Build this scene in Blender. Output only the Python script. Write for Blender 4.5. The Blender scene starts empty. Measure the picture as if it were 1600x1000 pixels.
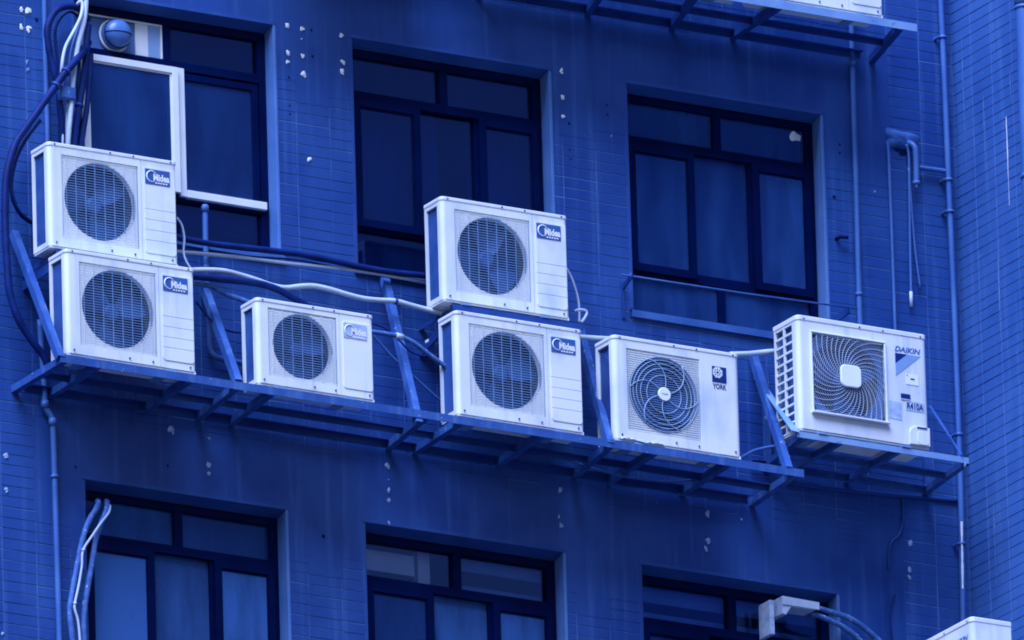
import bpy, math, random
from mathutils import Vector, Matrix

random.seed(11)
scene = bpy.context.scene
COL = scene.collection
PI = math.pi

# ---------------------------------------------------------------- camera
cam_data = bpy.data.cameras.new('camera')
cam_data.sensor_width = 36.0
cam_data.lens = 814.83
cam_data.clip_start = 1.0
cam_data.clip_end = 5000.0
cam = bpy.data.objects.new('camera', cam_data)
COL.objects.link(cam)
right = Vector((0.86410683, -0.50253221, -0.02794222))
up = Vector((-0.13672363, -0.28780183, 0.94788014))
fwd = Vector((0.48438212, 0.81524934, 0.31739956))
m = Matrix.Identity(4)
for k in range(3):
    m[k][0], m[k][1], m[k][2] = right[k], up[k], -fwd[k]
m[0][3], m[1][3], m[2][3] = -63.18439, -111.24611, -44.91466
cam.matrix_world = m
scene.camera = cam

# ---------------------------------------------------------------- light: overcast, cool
SUN_DIR = Vector((-0.78, -0.66, 1.52)).normalized()      # from the scene towards the sun
world = bpy.data.worlds.new('World')
scene.world = world
world.use_nodes = True
wn = world.node_tree
bg = wn.nodes['Background']
sky = wn.nodes.new('ShaderNodeTexSky')
sky.sky_type = 'NISHITA'
sky.sun_disc = False
sky.sun_elevation = math.asin(SUN_DIR.z)
sky.sun_rotation = math.atan2(SUN_DIR.x, SUN_DIR.y)
sky.air_density = 2.0
sky.dust_density = 0.4
sky.ozone_density = 6.0
cool = wn.nodes.new('ShaderNodeMix')                     # the picture is toned blue throughout
cool.data_type = 'RGBA'; cool.blend_type = 'MULTIPLY'; cool.inputs['Factor'].default_value = 1.0
wn.links.new(sky.outputs['Color'], cool.inputs[6])
cool.inputs[7].default_value = (0.74, 0.66, 1.0, 1.0)
wn.links.new(cool.outputs[2], bg.inputs['Color'])
bg.inputs['Strength'].default_value = 0.05
sun_data = bpy.data.lights.new('sun', 'SUN')
sun_data.energy = 5.0
sun_data.angle = math.radians(46)
sun_data.color = (0.41, 0.50, 1.0)
sun = bpy.data.objects.new('sun', sun_data)
COL.objects.link(sun)
sun.rotation_euler = SUN_DIR.to_track_quat('Z', 'Y').to_euler()
scene.view_settings.view_transform = 'Standard'
scene.view_settings.look = 'None'
scene.view_settings.gamma = 1.0
scene.view_settings.exposure = 1.26
scene.cycles.filter_width = 1.9

# ---------------------------------------------------------------- materials
MAT = {}

# the place is toned in one family of blues: dark paints are the most saturated, pale ones nearly white
TONES = [(0.0, (0.0, 0.001, 0.010)), (0.007, (0.0008, 0.007, 0.046)), (0.0174, (0.0024, 0.0174, 0.100)), (0.035, (0.006, 0.035, 0.165)), (0.095, (0.028, 0.095, 0.262)),
         (0.174, (0.072, 0.174, 0.360)), (0.326, (0.19, 0.326, 0.46)), (0.616, (0.56, 0.616, 0.58)), (0.75, (0.72, 0.75, 0.64)), (1.0, (0.95, 1.0, 1.0))]
def tone(c):
    g_ = c[1] if isinstance(c, tuple) else c
    for (a, ca), (b, cb) in zip(TONES, TONES[1:]):
        if g_ <= b:
            t = (g_ - a) / (b - a)
            return tuple(p + (q - p) * t for p, q in zip(ca, cb))
    return TONES[-1][1]

def nodes_of(name):
    mt = bpy.data.materials.new(name)
    mt.use_nodes = True
    MAT[name] = mt
    return mt, mt.node_tree, mt.node_tree.nodes['Principled BSDF']

def surface(name, c1, c2, rough=0.5, scale=3.0, streak=None, streak_amt=0.35, grain=60.0, bump=0.15,
            metallic=0.0, spots=None, spot_lo=0.62, spot_scale=14.0, coords='world', spec=0.5, detail=6.0, grime=None, grime_amt=0.5):
    """two-tone procedural paint with drifting noise, vertical run-off streaks, speckled wear and fine relief"""
    mt, nt, bs = nodes_of(name)
    if name != 'asphalt':
        c1, c2 = tone(c1), tone(c2)
        streak, spots, grime = streak and tone(streak), spots and tone(spots), grime and tone(grime)
    N, L = nt.nodes.new, nt.links.new
    if coords == 'world':
        src = N('ShaderNodeNewGeometry').outputs['Position']
    else:
        src = N('ShaderNodeTexCoord').outputs['Object']
    def noise(sc, stretch=(1, 1, 1), det=detail):
        mp = N('ShaderNodeMapping'); mp.inputs['Scale'].default_value = stretch
        L(src, mp.inputs['Vector'])
        n = N('ShaderNodeTexNoise'); n.inputs['Scale'].default_value = sc; n.inputs['Detail'].default_value = det
        L(mp.outputs['Vector'], n.inputs['Vector'])
        return n.outputs['Fac']
    def ramp(fac, lo, hi):
        r = N('ShaderNodeMapRange'); r.inputs['From Min'].default_value = lo; r.inputs['From Max'].default_value = hi
        r.clamp = True
        L(fac, r.inputs['Value'])
        return r.outputs['Result']
    def mix(fac, a, b):
        x = N('ShaderNodeMix'); x.data_type = 'RGBA'
        if isinstance(fac, float): x.inputs['Factor'].default_value = fac
        else: L(fac, x.inputs['Factor'])
        for sock, v in ((x.inputs[6], a), (x.inputs[7], b)):
            if isinstance(v, tuple): sock.default_value = (*v, 1)
            else: L(v, sock)
        return x.outputs[2]
    def mul(a, k):
        q = N('ShaderNodeMath'); q.operation = 'MULTIPLY'; L(a, q.inputs[0]); q.inputs[1].default_value = k
        return q.outputs[0]
    colr = mix(ramp(noise(scale), 0.33, 0.67), c1, c2)
    if streak:
        colr = mix(mul(ramp(noise(1.0, (17, 17, 0.75)), 0.54, 0.74), streak_amt), colr, streak)
    if spots:
        colr = mix(mul(ramp(noise(spot_scale), spot_lo, spot_lo + 0.05), 0.85), colr, spots)
    if grime:
        colr = mix(mul(ramp(noise(4.5, (1, 1, 0.6), 9.0), 0.50, 0.80), grime_amt), colr, grime)
    L(colr, bs.inputs['Base Color'])
    bs.inputs['Metallic'].default_value = metallic
    bs.inputs['Specular IOR Level'].default_value = spec
    rr = N('ShaderNodeMapRange'); rr.inputs['To Min'].default_value = max(0.02, rough - 0.12); rr.inputs['To Max'].default_value = min(1, rough + 0.12)
    L(noise(scale * 2.3), rr.inputs['Value']); L(rr.outputs['Result'], bs.inputs['Roughness'])
    if bump:
        b = N('ShaderNodeBump'); b.inputs['Strength'].default_value = bump; b.inputs['Distance'].default_value = 0.004
        L(noise(grain), b.inputs['Height']); L(b.outputs['Normal'], bs.inputs['Normal'])
    return mt

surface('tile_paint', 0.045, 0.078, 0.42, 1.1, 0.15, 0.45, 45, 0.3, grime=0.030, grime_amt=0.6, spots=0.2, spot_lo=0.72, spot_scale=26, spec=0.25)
surface('wing_paint', 0.092, 0.125, 0.45, 1.3, 0.19, 0.45, 45, 0.3, grime=0.06, grime_amt=0.5, spots=0.24, spot_lo=0.72, spot_scale=22, spec=0.25)
surface('mortar', 0.07, 0.21, 0.8, 2.6, 0.28, 0.4, 90, 0.5, spec=0.2)
surface('plaster_paint', 0.046, 0.074, 0.5, 1.3, 0.10, 0.35, 30, 0.25, spots=0.14, spot_lo=0.74, spot_scale=18, spec=0.2)
surface('lit_jamb_paint', 0.14, 0.19, 0.55, 3.0, 0.28, 0.4, 40, 0.3, spec=0.3)
surface('lintel_paint', 0.058, 0.085, 0.55, 3.0, 0.14, 0.3, 40, 0.3, spec=0.2)
surface('sill_cement', 0.085, 0.13, 0.8, 4.0, None, 0, 40, 0.5, spec=0.2)
surface('filler', 0.68, 0.8, 0.85, 9.0, None, 0, 70, 0.5)
surface('filler_faint', 0.16, 0.28, 0.85, 40.0, None, 0, 70, 0.5)
surface('cement', 0.075, 0.115, 0.9, 14.0, None, 0, 40, 0.9, spec=0.2)
surface('hole_dark', 0.006, 0.01, 0.9, 9.0, None, 0, 40, 0, spec=0.1)
surface('white_shell', 0.70, 0.78, 0.42, 1.7, 0.50, 0.5, 200, 0.03, spots=0.36, spot_lo=0.735, spot_scale=40, grime=0.40, grime_amt=0.6)
surface('old_shell', 0.66, 0.74, 0.5, 2.2, 0.46, 0.5, 160, 0.05, spots=0.30, spot_lo=0.72, spot_scale=36, grime=0.42, grime_amt=0.5)
surface('grille_wire', 0.27, 0.33, 0.5, 6.0, None, 0, 80, 0)
surface('shroud', 0.66, 0.74, 0.6, 5.0, None, 0, 80, 0.05)
surface('lid_rim', 0.64, 0.76, 0.45, 7.0, None, 0, 160, 0.05, spots=0.35, spot_lo=0.7, spot_scale=28)
surface('fan_plastic', 0.095, 0.12, 0.45, 6.0, None, 0, 60, 0, spec=0.3)
surface('coil_fins', 0.075, 0.12, 0.5, 9.0, None, 0, 120, 0.1, spec=0.3)
surface('cavity', 0.075, 0.10, 0.8, 6.0, None, 0, 60, 0, spec=0.1)
surface('badge_blue', 0.09, 0.105, 0.35, 6.0, None, 0, 60, 0)
surface('badge_faded', 0.32, 0.5, 0.5, 14.0, None, 0, 60, 0)
surface('badge_navy', 0.022, 0.028, 0.35, 6.0, None, 0, 60, 0, spec=0.3)
surface('print_mid', 0.1, 0.13, 0.4, 6.0, None, 0, 60, 0)
surface('print_sky', 0.30, 0.34, 0.4, 6.0, None, 0, 60, 0)
surface('print_white', 0.76, 0.82, 0.4, 6.0, None, 0, 60, 0)
surface('sticker_worn', 0.36, 0.54, 0.6, 22.0, None, 0, 60, 0.1)
surface('steel_paint', 0.066, 0.105, 0.5, 5.0, 0.3, 0.3, 60, 0.4, grime=0.04, grime_amt=0.6, spots=0.48, spot_lo=0.69, spot_scale=34, spec=0.3)
surface('steel_pale', 0.24, 0.33, 0.5, 5.0, None, 0.3, 60, 0.3, spots=0.19, spot_lo=0.66, spot_scale=26, spec=0.3)
surface('steel_dark', 0.035, 0.06, 0.5, 5.0, None, 0.3, 60, 0.3, spots=0.25, spot_lo=0.72, spot_scale=30, spec=0.3)
surface('rubber', 0.012, 0.022, 0.55, 9.0, None, 0, 90, 0.4, spots=0.17, spot_lo=0.74, spot_scale=36, spec=0.12)
surface('wrap', 0.085, 0.16, 0.7, 22.0, None, 0, 120, 0.7, spots=0.57, spot_lo=0.64, spot_scale=42, spec=0.3)
surface('pvc_light', 0.44, 0.56, 0.5, 7.0, None, 0, 60, 0.12, spots=0.31, spot_lo=0.7, spot_scale=22)
surface('pvc_mid', 0.10, 0.14, 0.45, 4.0, None, 0, 50, 0.2, grime=0.06, spots=0.37, spot_lo=0.75, spot_scale=24, spec=0.3)
surface('paint_pipe', 0.040, 0.058, 0.5, 5.0, None, 0, 50, 0.2, spec=0.2)
surface('frame_dark', 0.004, 0.007, 0.38, 4.0, None, 0, 60, 0.08, spots=0.05, spot_lo=0.78, spot_scale=30, spec=0.03)
surface('sash_white', 0.64, 0.72, 0.4, 5.0, None, 0, 60, 0.08, spots=0.42, spot_lo=0.72, spot_scale=26)
surface('room_paint', 0.04, 0.055, 0.9, 2.0, None, 0, 30, 0, spec=0.1)
surface('curtain_cloth', 0.075, 0.11, 0.9, 2.0, None, 0, 120, 0.2, spec=0.1)
surface('blind_cloth', 0.055, 0.07, 0.9, 1.2, None, 0, 90, 0.1, spec=0.1)
surface('blind_slat', 0.2, 0.26, 0.9, 2.0, None, 0, 90, 0.1, spec=0.1)
surface('paper_white', 0.60, 0.72, 0.8, 5.0, None, 0, 90, 0.1)
surface('vent_plastic', 0.12, 0.17, 0.32, 5.0, None, 0, 60, 0.05)
surface('swirl_wire', 0.44, 0.50, 0.5, 6.0, None, 0, 80, 0)
surface('ring_wire', 0.34, 0.41, 0.5, 6.0, None, 0, 80, 0)
surface('filler_shade', 0.26, 0.42, 0.85, 30.0, None, 0, 70, 0.5)  # fainter filler, its colour also darkened for the shade under the shelf
surface('asphalt', (0.04, 0.042, 0.048), (0.055, 0.057, 0.062), 0.9, 0.6, None, 0, 60, 0.4)

def glass_material(name, dust, tint, dust_amt):
    mt, nt, bs = nodes_of(name)
    N, L = nt.nodes.new, nt.links.new
    out = nt.nodes['Material Output']
    tr = N('ShaderNodeBsdfTransparent'); tr.inputs['Color'].default_value = (*tint, 1)
    gl = N('ShaderNodeBsdfGlossy'); gl.inputs['Roughness'].default_value = 0.04
    gl.inputs['Color'].default_value = (0.3, 0.5, 1, 1)
    fr = N('ShaderNodeFresnel'); fr.inputs['IOR'].default_value = 1.5
    geo = N('ShaderNodeNewGeometry')
    # old panes are never quite flat: a slow ripple in the reflection
    n1 = N('ShaderNodeTexNoise'); n1.inputs['Scale'].default_value = 2.2; L(geo.outputs['Position'], n1.inputs['Vector'])
    b = N('ShaderNodeBump'); b.inputs['Strength'].default_value = 0.05; b.inputs['Distance'].default_value = 0.05
    L(n1.outputs['Fac'], b.inputs['Height']); L(b.outputs['Normal'], gl.inputs['Normal'])
    m1 = N('ShaderNodeMixShader'); L(fr.outputs['Fac'], m1.inputs['Fac']); L(tr.outputs[0], m1.inputs[1]); L(gl.outputs[0], m1.inputs[2])
    df = N('ShaderNodeBsdfDiffuse'); df.inputs['Color'].default_value = (*dust, 1)
    mp = N('ShaderNodeMapping'); mp.inputs['Scale'].default_value = (5, 5, 1.1); L(geo.outputs['Position'], mp.inputs['Vector'])
    n2 = N('ShaderNodeTexNoise'); n2.inputs['Scale'].default_value = 1.6; n2.inputs['Detail'].default_value = 7; L(mp.outputs['Vector'], n2.inputs['Vector'])
    r = N('ShaderNodeMapRange'); r.inputs['From Min'].default_value = 0.3; r.inputs['From Max'].default_value = 0.75
    r.inputs['To Min'].default_value = dust_amt * 0.5; r.inputs['To Max'].default_value = dust_amt * 1.4
    L(n2.outputs['Fac'], r.inputs['Value'])
    oi = N('ShaderNodeObjectInfo'); vr_ = N('ShaderNodeMapRange'); vr_.inputs['To Min'].default_value = 0.45; vr_.inputs['To Max'].default_value = 1.45
    L(oi.outputs['Random'], vr_.inputs['Value']); mv = N('ShaderNodeMath'); mv.operation = 'MULTIPLY'; mv.use_clamp = True; L(r.outputs['Result'], mv.inputs[0]); L(vr_.outputs['Result'], mv.inputs[1])
    m2 = N('ShaderNodeMixShader'); L(mv.outputs[0], m2.inputs['Fac']); L(m1.outputs[0], m2.inputs[1]); L(df.outputs[0], m2.inputs[2])
    L(m2.outputs[0], out.inputs['Surface'])
    nt.nodes.remove(bs)
glass_material('glass', tone(0.045), (0.50, 0.62, 0.88), 0.10)
glass_material('glass_dusty', tone(0.07), (0.50, 0.62, 0.88), 0.35)
glass_material('glass_frosted', tone(0.085), (0.36, 0.56, 0.9), 0.6)
glass_material('glass_milky', tone(0.115), (0.30, 0.52, 0.9), 1.1)
glass_material('glass_clear', tone(0.06), (0.80, 0.87, 0.96), 0.06)

# ---------------------------------------------------------------- mesh helpers
class MB:
    """collects shapes; build() links them as one mesh object"""
    def __init__(self, off=(0, 0, 0)):
        self.v, self.f, self.s, self.off = [], [], [], Vector(off)
    def add(self, vs, fs, smooth=False):
        o = len(self.v)
        self.v += [Vector(p) + self.off for p in vs]
        self.f += [tuple(i + o for i in f) for f in fs]
        self.s += [smooth] * len(fs)
        return self
    def box(self, x0, x1, y0, y1, z0, z1):
        vs = [(x, y, z) for z in (z0, z1) for y in (y0, y1) for x in (x0, x1)]
        return self.add(vs, [(0, 2, 3, 1), (4, 5, 7, 6), (0, 1, 5, 4), (2, 6, 7, 3), (0, 4, 6, 2), (1, 3, 7, 5)])
    def bar(self, p, q, w, h, upv=(0, 0, 1)):
        """a bar from p to q, w wide across, h thick along upv"""
        p, q = Vector(p), Vector(q)
        d = (q - p).normalized(); u = Vector(upv); u = (u - d * u.dot(d)).normalized(); s = d.cross(u)
        vs = [c + s * (a * w / 2) + u * (b * h / 2) for c in (p, q) for a, b in ((-1, -1), (1, -1), (1, 1), (-1, 1))]
        return self.add(vs, [(3, 2, 1, 0), (4, 5, 6, 7), (0, 1, 5, 4), (1, 2, 6, 5), (2, 3, 7, 6), (3, 0, 4, 7)])
    def angle(self, p, q, w, t, a, b):
        """angle iron from p to q: p-q is the heel, flanges run along a and b"""
        p, q, a, b = Vector(p), Vector(q), Vector(a).normalized(), Vector(b).normalized()
        prof = [a * 0, a * w, a * w + b * t, a * t + b * t, a * t + b * w, b * w]
        vs = [c + k for c in (p, q) for k in prof]
        fs = [(0, 1, 2, 3), (0, 3, 4, 5), (9, 8, 7, 6), (11, 10, 9, 6)] + [(i, i + 6, (i + 1) % 6 + 6, (i + 1) % 6) for i in range(6)]
        return self.add(vs, fs)
    def tube(self, pts, r, n=10, smooth=True, cap=True, closed=False):
        pts = [Vector(p) for p in pts]
        rs = r if isinstance(r, (list, tuple)) else [r] * len(pts)
        vs, fs = [], []
        ref = None
        for i, p in enumerate(pts):
            if closed: d = pts[(i + 1) % len(pts)] - pts[i - 1]
            else: d = pts[min(i + 1, len(pts) - 1)] - pts[max(i - 1, 0)]
            d.normalize()
            if ref is None:
                ref = Vector((0, 0, 1)) if abs(d.z) < 0.9 else Vector((0, 1, 0))
            ref = (ref - d * ref.dot(d)).normalized(); s = d.cross(ref)
            for k in range(n):
                a = 2 * PI * k / n + PI / n
                vs.append(p + (ref * math.cos(a) + s * math.sin(a)) * rs[i])
        m_ = len(pts)
        for i in range(m_ if closed else m_ - 1):
            j = (i + 1) % m_
            for k in range(n):
                fs.append((i * n + k, i * n + (k + 1) % n, j * n + (k + 1) % n, j * n + k))
        self.add(vs, fs, smooth)
        if cap and not closed:
            o = len(self.v) - len(vs)
            self.f.append(tuple(o + k for k in range(n - 1, -1, -1))); self.s.append(False)
            self.f.append(tuple(o + (m_ - 1) * n + k for k in range(n))); self.s.append(False)
        return self
    def prism(self, poly, y0, y1):
        """polygon in (x, z), counter-clockwise seen from -y, extruded from y0 (front) to y1"""
        n = len(poly)
        vs = [(x, y0, z) for x, z in poly] + [(x, y1, z) for x, z in poly]
        fs = [tuple(range(n)), tuple(range(2 * n - 1, n - 1, -1))] + [(i, i + n, (i + 1) % n + n, (i + 1) % n) for i in range(n)]
        return self.add(vs, fs)
    def build(self, name, mat, parent=None, bevel=None):
        me = bpy.data.meshes.new(name)
        me.from_pydata([tuple(p) for p in self.v], [], self.f)
        me.polygons.foreach_set('use_smooth', self.s)
        me.materials.append(MAT[mat])
        me.update()
        o = bpy.data.objects.new(name, me)
        COL.objects.link(o)
        if parent is not None: o.parent = parent
        if bevel:
            b = o.modifiers.new('bevel', 'BEVEL'); b.width = bevel; b.segments = 2; b.limit_method = 'ANGLE'
        return o

def rounded(x0, x1, z0, z1, r, n=4):
    out = []
    for cx, cz, a0 in ((x1 - r, z0 + r, -90), (x1 - r, z1 - r, 0), (x0 + r, z1 - r, 90), (x0 + r, z0 + r, 180)):
        for k in range(n + 1):
            a = math.radians(a0 + 90 * k / n)
            out.append((cx + r * math.cos(a), cz + r * math.sin(a)))
    return out

def smooth_path(pts, sub=5):
    P = [Vector(p) for p in pts]
    out = []
    for i in range(len(P) - 1):
        p0, p1, p2, p3 = P[max(i - 1, 0)], P[i], P[i + 1], P[min(i + 2, len(P) - 1)]
        for k in range(sub):
            t = k / sub
            out.append(0.5 * ((2 * p1) + (p2 - p0) * t + (2 * p0 - 5 * p1 + 4 * p2 - p3) * t * t + (3 * p1 - p0 - 3 * p2 + p3) * t ** 3))
    out.append(P[-1])
    return out

def empty(name, loc, rz=0.0):
    o = bpy.data.objects.new(name, None)
    o.empty_display_size = 0.1
    COL.objects.link(o); o.location = loc; o.rotation_euler = (0, 0, rz)
    return o

def tag(o, label=None, cat=None, group=None, kind=None):
    if label: o['label'] = label
    if cat: o['category'] = cat
    if group: o['group'] = group
    if kind: o['kind'] = kind
    return o

def copy_tree(o, parent=None):
    c = o.copy(); COL.objects.link(c); c.parent = parent
    for ch in list(o.children): copy_tree(ch, c)
    return c

def lettering(text, name, mat, parent, x, y, z, width, height, shear=0.0, bold=0.0, depth=0.0015):
    """flat raised letters standing in the xz plane, fitted to width x height, facing -y"""
    cu = bpy.data.curves.new('text', 'FONT'); cu.body = text; cu.size = 1.0; cu.shear = shear; cu.offset = bold
    cu.resolution_u = 3
    tmp = bpy.data.objects.new('text', cu); COL.objects.link(tmp)
    bpy.context.view_layer.update()
    me = bpy.data.meshes.new_from_object(tmp.evaluated_get(bpy.context.evaluated_depsgraph_get()))
    bpy.data.objects.remove(tmp)
    xs = [v.co.x for v in me.vertices]; ys = [v.co.y for v in me.vertices]
    x0, sx = min(xs), width / (max(xs) - min(xs)); y0, sy = min(ys), height / (max(ys) - min(ys))
    mb = MB()
    vs = [(x + (v.co.x - x0) * sx, y, z + (v.co.y - y0) * sy) for v in me.vertices]
    mb.add(vs, [tuple(p.vertices) for p in me.polygons])
    bpy.data.meshes.remove(me)
    return mb.build(name, mat, parent)

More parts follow.
